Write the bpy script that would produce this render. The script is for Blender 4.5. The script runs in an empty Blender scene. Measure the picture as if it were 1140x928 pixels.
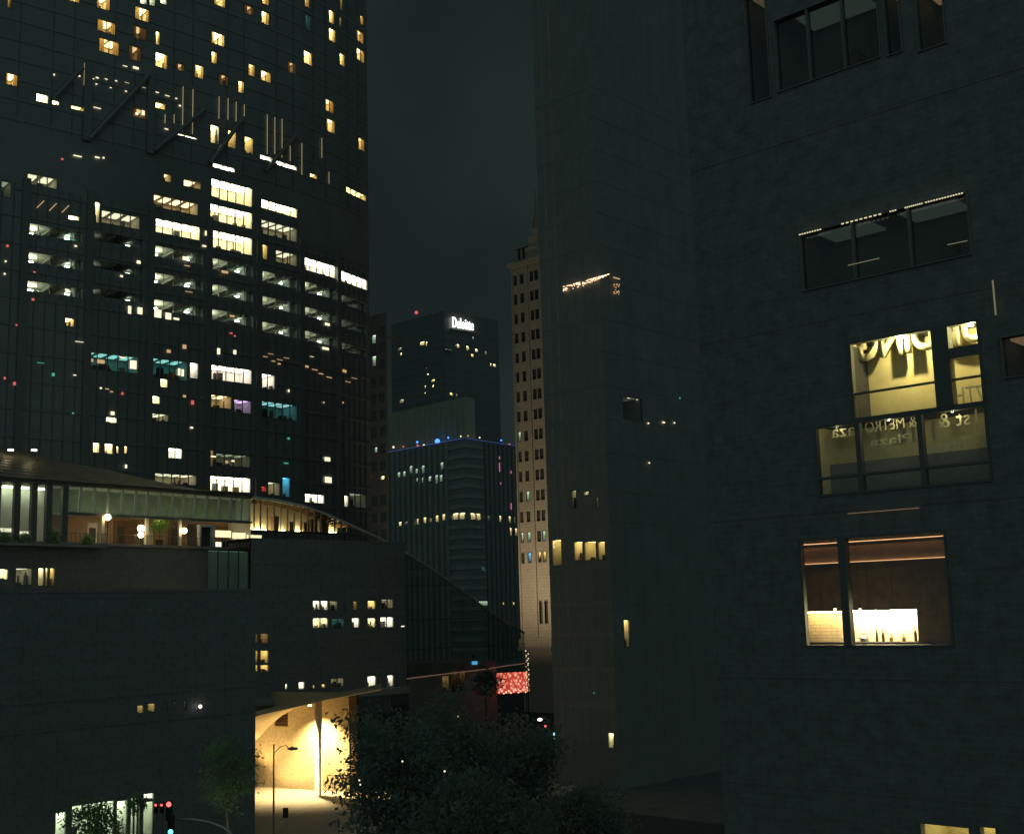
import bpy, bmesh, math, random
from mathutils import Vector, Matrix
R = math.radians
random.seed(7)
SC = bpy.context.scene
COL = SC.collection

# ------------------------------------------------------------------ camera
F, CX, CY, EYE = 1370.0, 570.0, 464.0, 20.0
CAMM = Matrix.Rotation(R(90 + 9.0), 3, 'X') @ Matrix.Rotation(R(-1.57), 3, 'Z')
cam_d = bpy.data.cameras.new('camera')
cam_d.sensor_width = 36.0
cam_d.lens = 36.0 * F / 1140.0
cam_d.clip_start, cam_d.clip_end = 0.1, 5000
cam = bpy.data.objects.new('camera', cam_d)
COL.objects.link(cam)
cam.matrix_world = Matrix.Translation((0, 0, EYE)) @ CAMM.to_4x4()
SC.camera = cam

# ------------------------------------------------------------------ night sky
W = bpy.data.worlds.new('World')
SC.world = W
W.use_nodes = True
nt = W.node_tree
nt.nodes.clear()
def wn(t, **k):
    n = nt.nodes.new(t)
    for a, b in k.items():
        setattr(n, a, b)
    return n
w_out = wn('ShaderNodeOutputWorld')
w_sky = wn('ShaderNodeTexSky', sky_type='NISHITA', sun_disc=False)
w_sky.sun_elevation, w_sky.sun_rotation = R(2), R(200)
w_bg1 = wn('ShaderNodeBackground')
w_bg1.inputs['Strength'].default_value = 0.0003
nt.links.new(w_sky.outputs[0], w_bg1.inputs['Color'])
w_tc = wn('ShaderNodeTexCoord')
w_sep = wn('ShaderNodeSeparateXYZ')
nt.links.new(w_tc.outputs['Generated'], w_sep.inputs[0])
# sky behind the viewer brightened as unseen fill for the facades
w_map = wn('ShaderNodeMapRange', interpolation_type='SMOOTHSTEP')
for k, v in zip(('From Min', 'From Max', 'To Min', 'To Max'), (0.55, -0.5, 1.0, 5.0)):
    w_map.inputs[k].default_value = v
nt.links.new(w_sep.outputs['Y'], w_map.inputs['Value'])
w_noise = wn('ShaderNodeTexNoise')
w_noise.inputs['Scale'].default_value = 3.2
w_noise.inputs['Detail'].default_value = 4
w_cl = wn('ShaderNodeMapRange')
for k, v in zip(('From Min', 'From Max', 'To Min', 'To Max'), (0.40, 0.64, 0.80, 1.45)):
    w_cl.inputs[k].default_value = v
nt.links.new(w_noise.outputs[0], w_cl.inputs['Value'])
w_hz = wn('ShaderNodeMapRange', interpolation_type='SMOOTHSTEP')   # low glow over the roofs
for k, v in zip(('From Min', 'From Max', 'To Min', 'To Max'), (0.50, 0.10, 0.82, 1.28)):
    w_hz.inputs[k].default_value = v
nt.links.new(w_sep.outputs['Z'], w_hz.inputs['Value'])
w_m0 = wn('ShaderNodeMath', operation='MULTIPLY')
nt.links.new(w_cl.outputs[0], w_m0.inputs[0]); nt.links.new(w_hz.outputs[0], w_m0.inputs[1])
w_m = wn('ShaderNodeMath', operation='MULTIPLY')
nt.links.new(w_map.outputs[0], w_m.inputs[0]); nt.links.new(w_m0.outputs[0], w_m.inputs[1])
w_bg2 = wn('ShaderNodeBackground')
w_bg2.inputs['Color'].default_value = (0.0112, 0.0185, 0.0176, 1)
nt.links.new(w_m.outputs[0], w_bg2.inputs['Strength'])
w_add = wn('ShaderNodeAddShader')
nt.links.new(w_bg1.outputs[0], w_add.inputs[0]); nt.links.new(w_bg2.outputs[0], w_add.inputs[1])
nt.links.new(w_add.outputs[0], w_out.inputs[0])

# soft fill added from behind the viewer to lift the dark walls
sun_d = bpy.data.lights.new('sun', 'SUN')
sun_d.energy = 0.06
sun_d.angle = R(40)
sun_d.color = (0.72, 1.0, 0.93)
sun = bpy.data.objects.new('sun', sun_d)
sun.rotation_euler = (R(58), 0, R(8))
COL.objects.link(sun)

SC.view_settings.view_transform = 'Standard'
SC.view_settings.look = 'None'
SC.view_settings.exposure = 0
SC.view_settings.gamma = 1
SC.cycles.sample_clamp_indirect = 3.0
SC.cycles.sample_clamp_direct = 0.0
SC.cycles.use_denoising = True
SC.cycles.max_bounces = 6
SC.cycles.transparent_max_bounces = 12

# ------------------------------------------------------------------ helpers
def ray(px, py):
    return CAMM @ Vector(((px - CX) / F, (CY - py) / F, -1.0))
def at(px, py, Y):
    d = ray(px, py)
    return Vector((0, 0, EYE)) + d * (Y / d.y)
def hor(px):
    return 681.0 - 0.0274 * (px - 570)

class Face:
    """a vertical plane; u runs along it, n points out of it towards the street, z is up"""
    def __init__(s, O, deg):
        s.O = Vector((O[0], O[1]))
        s.d = Vector((math.sin(R(deg)), math.cos(R(deg))))
        n = Vector((s.d.y, -s.d.x))
        s.n = n if n.dot(-s.O) > 0 else -n
        s.deg = deg
    def hit(s, px, py, off=0.0):
        r = ray(px, py)
        O = s.O + s.n * off
        t = O.dot(s.n) / (r.x * s.n.x + r.y * s.n.y)
        p = Vector((r.x * t, r.y * t))
        return (p - O).dot(s.d), EYE + r.z * t
    def P(s, u, n, z):
        q = s.O + s.d * u + s.n * n
        return Vector((q.x, q.y, z))
def face_px(px, Y, deg, py=None):
    p = at(px, hor(px) if py is None else py, Y)
    return Face((p.x, p.y), deg)

class MB:
    def __init__(s):
        s.v, s.f, s.m = [], [], []
    def quad(s, pts, mat):
        i = len(s.v)
        s.v += [Vector(p) for p in pts]
        s.f.append(tuple(range(i, i + len(pts)))); s.m.append(mat)
        return s
    def hexa(s, p, mat):
        i = len(s.v)
        s.v += [Vector(q) for q in p]
        for a in ((0, 3, 2, 1), (4, 5, 6, 7), (0, 1, 5, 4), (1, 2, 6, 5), (2, 3, 7, 6), (3, 0, 4, 7)):
            s.f.append(tuple(i + k for k in a)); s.m.append(mat)
        return s
    def box(s, fc, u0, u1, n0, n1, z0, z1, mat):
        return s.hexa([fc.P(u0, n0, z0), fc.P(u1, n0, z0), fc.P(u1, n1, z0), fc.P(u0, n1, z0),
                       fc.P(u0, n0, z1), fc.P(u1, n0, z1), fc.P(u1, n1, z1), fc.P(u0, n1, z1)], mat)
    def tube(s, pts, rad, mat, seg=8, cap=True):
        pts = [Vector(p) for p in pts]
        if not isinstance(rad, (list, tuple)):
            rad = [rad] * len(pts)
        base = len(s.v)
        up = Vector((0.013, 0.021, 1))
        for k, p in enumerate(pts):
            t = (pts[min(k + 1, len(pts) - 1)] - pts[max(k - 1, 0)]).normalized()
            a = t.cross(up)
            if a.length < 0.05:
                a = t.cross(Vector((1, 0, 0)))
            a.normalize(); b = t.cross(a)
            for j in range(seg):
                w = 2 * math.pi * j / seg
                s.v.append(p + (a * math.cos(w) + b * math.sin(w)) * rad[k])
        for k in range(len(pts) - 1):
            for j in range(seg):
                q = base + k * seg
                s.f.append((q + j, q + (j + 1) % seg, q + seg + (j + 1) % seg, q + seg + j)); s.m.append(mat)
        if cap:
            s.f.append(tuple(base + j for j in range(seg))); s.m.append(mat)
            s.f.append(tuple(base + (len(pts) - 1) * seg + j for j in range(seg))); s.m.append(mat)
        return s
    def sphere(s, c, r, mat, n=10, sz=1.0):
        c = Vector(c)
        pts, rad = [], []
        for k in range(n + 1):
            a = math.pi * k / n
            pts.append(c + Vector((0, 0, -math.cos(a) * r * sz))); rad.append(max(1e-3, math.sin(a) * r))
        return s.tube(pts, rad, mat, seg=12)
    def build(s, name, parent=None, smooth=False, loc=None):
        off = Vector((0, 0, 0))
        p = parent
        while p is not None:
            off += p.location; p = p.parent
        if parent is None and loc is not None:
            off = Vector(loc)
        me = bpy.data.meshes.new(name)
        me.from_pydata([v - off for v in s.v], [], s.f)
        mats = []
        idx = []
        for m in s.m:
            if m not in mats:
                mats.append(m)
            idx.append(mats.index(m))
        for m in mats:
            me.materials.append(m)
        me.polygons.foreach_set('material_index', idx)
        if smooth:
            me.polygons.foreach_set('use_smooth', [True] * len(me.polygons))
        me.update()
        ob = bpy.data.objects.new(name, me)
        COL.objects.link(ob)
        if parent is not None:
            ob.parent = parent
        elif loc is not None:
            ob.location = loc
        return ob

def tag(o, label, cat, group=None):
    o['label'] = label; o['category'] = cat
    if group: o['group'] = group
    return o
def thing(name, label, cat, loc, group=None):
    o = bpy.data.objects.new(name, None)
    o.empty_display_size = 1.0
    COL.objects.link(o)
    o.location = loc
    return tag(o, label, cat, group)
def copy_thing(o, loc, label, parent=None):
    c = o.copy(); COL.objects.link(c)
    if parent is None:
        c.location = loc; c['label'] = label
    else:
        c.parent = parent
    for ch in list(o.children):
        copy_thing(ch, None, None, c)
    return c

# ------------------------------------------------------------------ materials
def mat(name, col, rough=0.7, metal=0.0, spec=0.5, noise=0.0, scale=3.0, emit=None, strength=0.0, bump=0.0, detail=4.0):
    m = bpy.data.materials.new(name)
    m.use_nodes = True
    t = m.node_tree
    b = t.nodes['Principled BSDF']
    b.inputs['Base Color'].default_value = (*col, 1)
    b.inputs['Roughness'].default_value = rough
    b.inputs['Metallic'].default_value = metal
    b.inputs['Specular IOR Level'].default_value = spec
    if noise:
        tc = t.nodes.new('ShaderNodeTexCoord')
        n = t.nodes.new('ShaderNodeTexNoise')
        n.inputs['Scale'].default_value = scale
        n.inputs['Detail'].default_value = detail
        n.inputs['Roughness'].default_value = 0.65
        t.links.new(tc.outputs['Object'], n.inputs['Vector'])
        r = t.nodes.new('ShaderNodeMapRange')
        r.inputs['From Min'].default_value = 0.3; r.inputs['From Max'].default_value = 0.7
        r.inputs['To Min'].default_value = 1 - noise; r.inputs['To Max'].default_value = 1 + noise
        t.links.new(n.outputs[0], r.inputs['Value'])
        mx = t.nodes.new('ShaderNodeVectorMath'); mx.operation = 'SCALE'
        mx.inputs[0].default_value = col
        t.links.new(r.outputs[0], mx.inputs['Scale'])
        t.links.new(mx.outputs[0], b.inputs['Base Color'])
        if bump:
            bp = t.nodes.new('ShaderNodeBump')
            bp.inputs['Strength'].default_value = bump
            bp.inputs['Distance'].default_value = 0.05
            t.links.new(n.outputs[0], bp.inputs['Height'])
            t.links.new(bp.outputs[0], b.inputs['Normal'])
    if emit:
        b.inputs['Emission Color'].default_value = (*emit, 1)
        b.inputs['Emission Strength'].default_value = strength
    return m
def lamp_mat(name, col, s):
    return mat(name, (0.8, 0.8, 0.8), 0.5, emit=col, strength=s)
def glass_mat(name, tint=(0.9, 0.95, 0.93), refl=0.08, rough=0.02):
    m = bpy.data.materials.new(name)
    m.use_nodes = True
    t = m.node_tree; t.nodes.clear()
    o = t.nodes.new('ShaderNodeOutputMaterial')
    a = t.nodes.new('ShaderNodeBsdfTransparent'); a.inputs[0].default_value = (*tint, 1)
    g = t.nodes.new('ShaderNodeBsdfGlossy'); g.inputs['Roughness'].default_value = rough
    x = t.nodes.new('ShaderNodeMixShader'); x.inputs[0].default_value = refl
    t.links.new(a.outputs[0], x.inputs[1]); t.links.new(g.outputs[0], x.inputs[2]); t.links.new(x.outputs[0], o.inputs[0])
    return m
def cloth_mat(name, col, trans=0.6):
    m = bpy.data.materials.new(name)
    m.use_nodes = True
    t = m.node_tree; t.nodes.clear()
    o = t.nodes.new('ShaderNodeOutputMaterial')
    a = t.nodes.new('ShaderNodeBsdfDiffuse'); a.inputs[0].default_value = (*col, 1)
    g = t.nodes.new('ShaderNodeBsdfTranslucent'); g.inputs[0].default_value = (*col, 1)
    x = t.nodes.new('ShaderNodeMixShader'); x.inputs[0].default_value = trans
    t.links.new(a.outputs[0], x.inputs[1]); t.links.new(g.outputs[0], x.inputs[2]); t.links.new(x.outputs[0], o.inputs[0])
    return m
def brick_mat(name, c1, c2, mortar, w, h, rough=0.6, axes='UV', gap=0.02):
    """bricks or tiles laid in the wall's own (along, up) directions, metres in the UV map"""
    m = bpy.data.materials.new(name)
    m.use_nodes = True
    t = m.node_tree
    b = t.nodes['Principled BSDF']; b.inputs['Roughness'].default_value = rough
    uv = t.nodes.new('ShaderNodeUVMap')
    k = t.nodes.new('ShaderNodeTexBrick')
    k.inputs['Color1'].default_value = (*c1, 1); k.inputs['Color2'].default_value = (*c2, 1)
    k.inputs['Mortar'].default_value = (*mortar, 1)
    k.inputs['Scale'].default_value = 1.0
    k.inputs['Brick Width'].default_value = w; k.inputs['Row Height'].default_value = h
    k.inputs['Mortar Size'].default_value = gap
    n = t.nodes.new('ShaderNodeTexNoise'); n.inputs['Scale'].default_value = 2.5; n.inputs['Detail'].default_value = 6
    n.inputs['Roughness'].default_value = 0.7
    t.links.new(uv.outputs[0], n.inputs['Vector'])
    r = t.nodes.new('ShaderNodeMapRange')
    for q, v in zip(('From Min', 'From Max', 'To Min', 'To Max'), (0.3, 0.7, 0.72, 1.2)):
        r.inputs[q].default_value = v
    t.links.new(n.outputs[0], r.inputs['Value'])
    s = t.nodes.new('ShaderNodeVectorMath'); s.operation = 'SCALE'
    t.links.new(uv.outputs[0], k.inputs['Vector'])
    t.links.new(k.outputs[0], s.inputs[0]); t.links.new(r.outputs[0], s.inputs['Scale'])
    t.links.new(s.outputs[0], b.inputs['Base Color'])
    return m
def uv_face(ob, fc):
    """UV = metres along and up the facade"""
    me = ob.data
    uvl = me.uv_layers.new(name='UVMap')
    off = Vector((0, 0, 0)); p = ob
    while p is not None:
        off += p.location; p = p.parent
    for lp in me.loops:
        q = me.vertices[lp.vertex_index].co + off
        uvl.data[lp.index].uv = ((Vector((q.x, q.y)) - fc.O).dot(fc.d), q.z)

M = {}
M['asphalt'] = mat('asphalt', (0.05, 0.05, 0.05), 0.85, noise=0.3, scale=0.8)
M['paving'] = mat('paving', (0.34, 0.31, 0.26), 0.8, noise=0.15, scale=0.6)
M['darkpaving'] = mat('dark_paving', (0.13, 0.13, 0.125), 0.85, noise=0.25, scale=0.5)
M['paint'] = mat('road_paint', (0.7, 0.7, 0.66), 0.7, noise=0.2, scale=3)
M['kerb'] = mat('kerb_stone', (0.3, 0.29, 0.27), 0.8)
M['towerglass'] = mat('dark_curtain_glass', (0.17, 0.18, 0.17), 0.28, spec=0.6, noise=0.12, scale=0.15)
M['hotelglass'] = mat('dark_hotel_glass', (0.17, 0.18, 0.175), 0.25, spec=0.6, noise=0.12, scale=0.2)
M['spandrel'] = mat('dark_spandrel', (0.18, 0.19, 0.18), 0.5, noise=0.1, scale=0.4)
M['column'] = mat('dark_column_cladding', (0.15, 0.155, 0.15), 0.5)
M['mullion'] = mat('dark_mullion', (0.13, 0.135, 0.13), 0.5)
M['brace'] = mat('painted_steel_brace', (0.165, 0.178, 0.172), 0.6)
M['podium'] = brick_mat('podium_stone_panels', (0.20, 0.205, 0.20), (0.178, 0.184, 0.178), (0.13, 0.135, 0.13), 2.6, 1.3, .55, gap=.02)
M['ledge'] = mat('ledge_stone', (0.28, 0.27, 0.25), 0.7, noise=0.1, scale=1)
M['annex'] = brick_mat('annex_stone_panels', (0.205, 0.207, 0.197), (0.18, 0.184, 0.175), (0.13, 0.135, 0.13), 1.9, .95, .6, gap=.02)
M['concrete'] = mat('garage_concrete', (0.34, 0.36, 0.33), 0.85, noise=0.25, scale=0.9)
M['greywall'] = mat('grey_plaster', (0.2, 0.2, 0.19), 0.7, noise=0.15, scale=0.3)
M['r1'] = mat('dark_tower_stone', (0.185, 0.19, 0.182), 0.55, noise=0.12, scale=0.3)
M['r1b'] = mat('brown_tower_stone', (0.24, 0.22, 0.19), 0.6, noise=0.15, scale=0.5)
M['r2'] = brick_mat('dark_loft_brick', (0.178, 0.184, 0.178), (0.155, 0.162, 0.157), (0.20, 0.205, 0.20), .44, .15, .7, gap=.012)
M['r2frame'] = mat('black_window_steel', (0.12, 0.125, 0.12), 0.5)
M['pent'] = mat('ribbed_grey_panel', (0.32, 0.32, 0.26), 0.7, noise=0.08, scale=0.3)
M['pilaster'] = mat('grey_pilaster', (0.28, 0.30, 0.28), 0.7, noise=0.12, scale=0.2)
M['farglass'] = mat('far_dark_glass', (0.19, 0.21, 0.20), 0.35, noise=0.1, scale=0.1)
M['fartower'] = mat('far_tower_stone', (0.115, 0.13, 0.125), 0.4, noise=0.1, scale=0.05)
M['deco'] = brick_mat('beige_stone_blocks', (0.50, 0.44, 0.35), (0.46, 0.40, 0.32), (0.30, 0.25, 0.19), 1.4, 0.62, 0.8, gap=0.03)
M['decopane'] = mat('dark_old_glass', (0.07, 0.085, 0.08), 0.15)
M['decosash'] = mat('old_window_frame', (0.12, 0.1, 0.08), 0.6)
M['glass'] = glass_mat('clear_glass')
M['tint'] = glass_mat('tinted_atrium_glass', (0.62, 0.68, 0.66), 0.10, 0.15)
M['dimglass'] = glass_mat('smoked_glass', (0.55, 0.62, 0.58), 0.08, 0.1)
M['cream'] = mat('cream_plaster', (0.75, 0.68, 0.52), 0.8)
M['white'] = mat('white_plaster', (0.8, 0.8, 0.76), 0.8)
M['tealwall'] = mat('teal_plaster', (0.3, 0.5, 0.48), 0.8)
M['greenwall'] = mat('pale_green_plaster', (0.42, 0.46, 0.36), 0.8, noise=0.25, scale=0.7)
M['carpet'] = mat('dark_carpet', (0.12, 0.1, 0.08), 0.9)
M['wood'] = mat('brown_furniture', (0.16, 0.09, 0.045), 0.6, noise=0.3, scale=4)
M['darkfur'] = mat('dark_furniture', (0.04, 0.04, 0.045), 0.6)
M['curtain'] = cloth_mat('amber_curtain', (0.74, 0.56, 0.28))
M['curtain_brown'] = cloth_mat('brown_curtain', (0.5, 0.3, 0.14))
M['blind'] = cloth_mat('pale_blind', (0.85, 0.8, 0.66), 0.65)
M['whitesteel'] = mat('white_painted_steel', (0.7, 0.7, 0.64), 0.5)
M['brownwall'] = mat('brown_render', (0.34, 0.24, 0.16), 0.8, noise=0.2, scale=1.2)
M['roofmetal'] = mat('bronze_roof_slats', (0.16, 0.14, 0.10), 0.5, metal=0.3, noise=0.3, scale=0.4)
M['steel'] = mat('grey_steel', (0.2, 0.2, 0.19), 0.5, metal=0.3)
M['blackmetal'] = mat('black_painted_metal', (0.03, 0.03, 0.03), 0.45)
M['galv'] = mat('galvanised_pole', (0.5, 0.5, 0.48), 0.4, metal=0.5)
M['bark'] = mat('tree_bark', (0.22, 0.18, 0.13), 0.9, noise=0.3, scale=6)
def leaf_mat(name, c):
    m = mat(name, c, 0.6, noise=0.45, scale=0.9)
    t = m.node_tree
    o = t.nodes['Material Output']; b = t.nodes['Principled BSDF']
    tr = t.nodes.new('ShaderNodeBsdfTranslucent'); tr.inputs[0].default_value = (c[0] * 1.5, c[1] * 1.5, c[2] * 1.3, 1)
    x = t.nodes.new('ShaderNodeAddShader')
    t.links.new(b.outputs[0], x.inputs[0]); t.links.new(tr.outputs[0], x.inputs[1]); t.links.new(x.outputs[0], o.inputs[0])
    return m
M['leaf'] = leaf_mat('dark_green_leaf', (0.095, 0.12, 0.105))
M['leaf2'] = leaf_mat('mid_green_leaf', (0.11, 0.13, 0.105))
M['leafb'] = leaf_mat('bright_green_leaf', (0.11, 0.19, 0.07))
M['stonelit'] = brick_mat('speckled_stone_wall', (0.50, 0.40, 0.25), (0.46, 0.37, 0.23), (0.42, 0.34, 0.21), 1.1, 0.55, 0.85, gap=0.008)
M['plaster'] = mat('smooth_cream_soffit', (0.68, 0.58, 0.4), 0.7, noise=0.05, scale=1)
M['louvre'] = mat('dark_louvre', (0.035, 0.03, 0.025), 0.5)
M['tile'] = brick_mat('kitchen_tile', (0.72, 0.60, 0.42), (0.66, 0.55, 0.38), (0.3, 0.24, 0.17), 0.30, 0.085, 0.35, gap=0.006)
M['signwall'] = mat('yellow_cream_wall', (0.72, 0.62, 0.34), 0.8, noise=0.12, scale=1.8, detail=8)
M['letter'] = mat('cream_sign_letter', (0.66, 0.60, 0.40), 0.6)
M['glassletter'] = mat('etched_letter', (0.85, 0.78, 0.5), 0.7)

KIND = {  # room lighting: (lamp colour, lamp strength, wall, covered share of the ceiling, furniture, curtain, depth)
    'office': ((1, .90, .58), 7.5, 'cream', .6, 3, 0, 3.6),
    'officew': ((1, .93, .70), 8, 'white', .6, 4, 0, 3.6),
    'officed': ((1, .95, .66), 1.1, 'cream', .4, 5, 0, 4.0),
    'warmc':  ((1, .72, .38), 2.4, 'cream', .35, 6, 0, 4.0),
    'pinkw':  ((1, .84, .72), 6, 'white', .5, 5, 0, 3.6),
    'purple': ((.85, .55, 1), 1.3, 'white', .4, 6, 0, 3.4),
    'teal':   ((.30, .85, .80), .85, 'tealwall', .3, 12, 0, 4.5),
    'tealb':  ((.40, .85, .90), 0.8, 'tealwall', .35, 10, 0, 4.5),
    'blue':   ((.10, .55, 1), 3.2, 'white', .5, 1, 0, 2.0),
    'red':    ((1, .08, .06), 1.6, 'white', .4, 1, 0, 2.0),
    'amber':  ((1, .75, .34), 5.5, 'cream', .5, 2, .55, 3.0),
    'amberb': ((1, .79, .40), 8, 'cream', .55, 2, .40, 3.0),
    'ambero': ((1, .67, .27), 4.0, 'cream', .5, 2, .6, 3.0),
    'brown':  ((1, .66, .30), 1.0, 'cream', .4, 2, .7, 3.0),
    'dimg':   ((.85, 1, .72), 0.30, 'cream', .35, 4, 0, 3.5),
    'gold':   ((1, .72, .26), 4.5, 'cream', .5, 5, 0, 3.0),
    'tinyw':  ((1, .88, .55), 5.0, 'cream', .6, 0, 0, 1.2),
    'tinyg':  ((.72, 1, .75), 2.2, 'white', .5, 0, 0, 1.2),
}
LM = {k: lamp_mat('ceiling_light_' + k, v[0], v[1]) for k, v in KIND.items()}
LM['garage'] = lamp_mat('garage_tube', (.92, 1, .66), 190.0)
LM['garage2'] = lamp_mat('garage_tube_dim', (.80, 1, .74), 42.0)
KIND['dimt'] = ((.8, 1, .85), .03, 'greywall', .4, 2, 0, 1.6); LM['dimt'] = lamp_mat('faint_green_light', (.8, 1, .85), .035)
rnd = random.Random(11)

def room(mb, fc, u0, u1, z0, z1, kind, depth=None, rr=None):
    lc, ls, wm, share, furn, cur, dp = KIND[kind]
    rr = rr or rnd
    dp = depth or dp
    e = 0.02
    n0 = -0.12
    wmt = M[wm]
    P = fc.P
    mb.quad([P(u0, -dp, z0), P(u1, -dp, z0), P(u1, -dp, z1), P(u0, -dp, z1)], wmt)
    mb.quad([P(u0, 0, z0), P(u0, -dp, z0), P(u0, -dp, z1), P(u0, 0, z1)], wmt)
    mb.quad([P(u1, 0, z0), P(u1, -dp, z0), P(u1, -dp, z1), P(u1, 0, z1)], wmt)
    mb.quad([P(u0, 0, z0), P(u1, 0, z0), P(u1, -dp, z0), P(u0, -dp, z0)], wmt if wm == 'greywall' else M['carpet'])
    mb.quad([P(u0, 0, z1), P(u1, 0, z1), P(u1, -dp, z1), P(u0, -dp, z1)], wmt if wm == 'greywall' else M['white'])
    w = u1 - u0
    k = max(1, int(w / 1.6))
    q = math.sqrt(share)
    for i in range(k):          # ceiling panels
        a = u0 + w * (i + .5 - q / 2) / k; b = u0 + w * (i + .5 + q / 2) / k
        mb.box(fc, a, b, -dp * (.5 + q / 2), -dp * (.5 - q / 2), z1 - .07, z1 - .02, LM[kind])
    h = z1 - z0
    for i in range(furn):
        c = u0 + w * rr.uniform(.06, .94); fw = rr.uniform(.15, .55) * min(1, w / 5)
        hh = h * rr.choice([.18, .25, .3, .42, .62])
        nn = -rr.uniform(.5, dp - .4)
        mb.box(fc, max(u0 + e, c - fw), min(u1 - e, c + fw), nn - .25, nn + .25, z0 + .002, z0 + hh,
               M[rr.choice(['wood', 'darkfur', 'darkfur', 'carpet'])])
        if kind.startswith('office') and rr.random() < .5:      # something hung or standing tall, narrow
            mb.box(fc, max(u0 + e, c - .06), min(u1 - e, c + .06), nn - .08, nn + .08, z0 + hh + .01, z0 + h * rr.uniform(.5, .95), M['darkfur'])

def window(bld, fc, holes, x0, x1, yt, yb, kind, panes=None, yref='left', curtain=None, depth=None, rect=None, glass='glass', fw=.07, fm='mullion'):
    """an opening at these spots of the facade: frame, glass and the room behind it"""
    if rect:
        u0, u1, z0, z1 = rect
    else:
        xr = x0 if yref == 'left' else x1
        ua, z1 = fc.hit(xr, yt); _, z0 = fc.hit(xr, yb)
        u0, _ = fc.hit(x0, (yt + yb) / 2); u1, _ = fc.hit(x1, (yt + yb) / 2)
        if u0 > u1: u0, u1 = u1, u0
    holes.append((u0, u1, z0, z1))
    w = u1 - u0
    if panes is None:
        panes = max(1, round(w / 1.5))
    fr = MB()
    g = 0.004
    fr.box(fc, u0 + g, u1 - g, -.16, .05, z0 + g, z0 + fw, M[fm])
    fr.box(fc, u0 + g, u1 - g, -.16, .05, z1 - fw, z1 - g, M[fm])
    fr.box(fc, u0 + g, u0 + fw, -.155, .045, z0 + fw, z1 - fw, M[fm])
    fr.box(fc, u1 - fw, u1 - g, -.155, .045, z0 + fw, z1 - fw, M[fm])
    for i in range(1, panes):
        c = u0 + w * i / panes
        fr.box(fc, c - fw * .6, c + fw * .6, -.15, .04, z0 + fw, z1 - fw, M[fm])
    fo = fr.build('window', bld)
    MB().quad([fc.P(u0 + .02, -.08, z0 + .02), fc.P(u1 - .02, -.08, z0 + .02), fc.P(u1 - .02, -.08, z1 - .02), fc.P(u0 + .02, -.08, z1 - .02)], M[glass]).build('pane', fo)
    rb = MB()
    room(rb, fc, u0, u1, z0, z1, kind, depth)
    rb.build('room', fo)
    cur = KIND[kind][5] if curtain is None else curtain
    if cur:
        cm = M['curtain_brown'] if kind == 'brown' else M['curtain']
        split = rnd.uniform(.3, .7)
        segs = [(0, cur * split), (1 - cur * (1 - split), 1)]
        for a, b in segs:
            ua, ub = u0 + w * a + .03, u0 + w * b - .03
            if ub - ua < .08: continue
            cb = MB()
            nf = max(2, int((ub - ua) / .12))
            for i in range(nf):         # folds
                p, q = ua + (ub - ua) * i / nf, ua + (ub - ua) * (i + 1) / nf
                na, nb = (-.25, -.33) if i % 2 else (-.33, -.25)
                cb.quad([fc.P(p, na, z0 + .02), fc.P(q, nb, z0 + .02), fc.P(q, nb, z1 - .02), fc.P(p, na, z1 - .02)], cm)
            cb.build('curtain', fo)
    return fo, (u0, u1, z0, z1)

def wall_holes(mb, fc, u0, u1, z0, z1, holes, m, n=0.0):
    us = sorted({u0, u1, *[min(max(x, u0), u1) for h in holes for x in h[:2]]})
    zs = sorted({z0, z1, *[min(max(x, z0), z1) for h in holes for x in h[2:]]})
    for j in range(len(zs) - 1):
        run = None
        zc = (zs[j] + zs[j + 1]) / 2
        if zs[j + 1] - zs[j] < 1e-5: continue
        for i in range(len(us) - 1):
            uc = (us[i] + us[i + 1]) / 2
            inside = any(h[0] < uc < h[1] and h[2] < zc < h[3] for h in holes)
            if not inside and run is None: run = us[i]
            if (inside or i == len(us) - 2) and run is not None:
                e = us[i] if inside else us[i + 1]
                mb.quad([fc.P(run, n, zs[j]), fc.P(e, n, zs[j]), fc.P(e, n, zs[j + 1]), fc.P(run, n, zs[j + 1])], m)
                run = None
def strip_minus(mb, fc, u0, u1, n0, n1, z0, z1, holes, m, vertical=False):
    """a ledge or fin, interrupted where an opening is"""
    if not vertical:
        bl = sorted((h[0] - .05, h[1] + .05) for h in holes if h[2] < z1 and h[3] > z0)
        c = u0
        for a, b in bl:
            if a > c + .05: mb.box(fc, c, min(a, u1), n0, n1, z0, z1, m)
            c = max(c, b)
            if c >= u1: break
        if c < u1 - .05: mb.box(fc, c, u1, n0, n1, z0, z1, m)
    else:
        bl = sorted((h[2] - .05, h[3] + .05) for h in holes if h[0] < u1 and h[1] > u0)
        c = z0
        for a, b in bl:
            if a > c + .05: mb.box(fc, u0, u1, n0, n1, c, min(a, z1), m)
            c = max(c, b)
            if c >= z1: break
        if c < z1 - .05: mb.box(fc, u0, u1, n0, n1, c, z1, m)

# ------------------------------------------------------------------ ground
def struct(mb, name):
    o = mb.build(name); o['kind'] = 'structure'; return o
struct(MB().quad([(-2500, -60, 0), (2500, -60, 0), (2500, 3500, 0), (-2500, 3500, 0)], M['asphalt']), 'ground')
B_DEG, A_DEG = 43.0, -47.0

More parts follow.
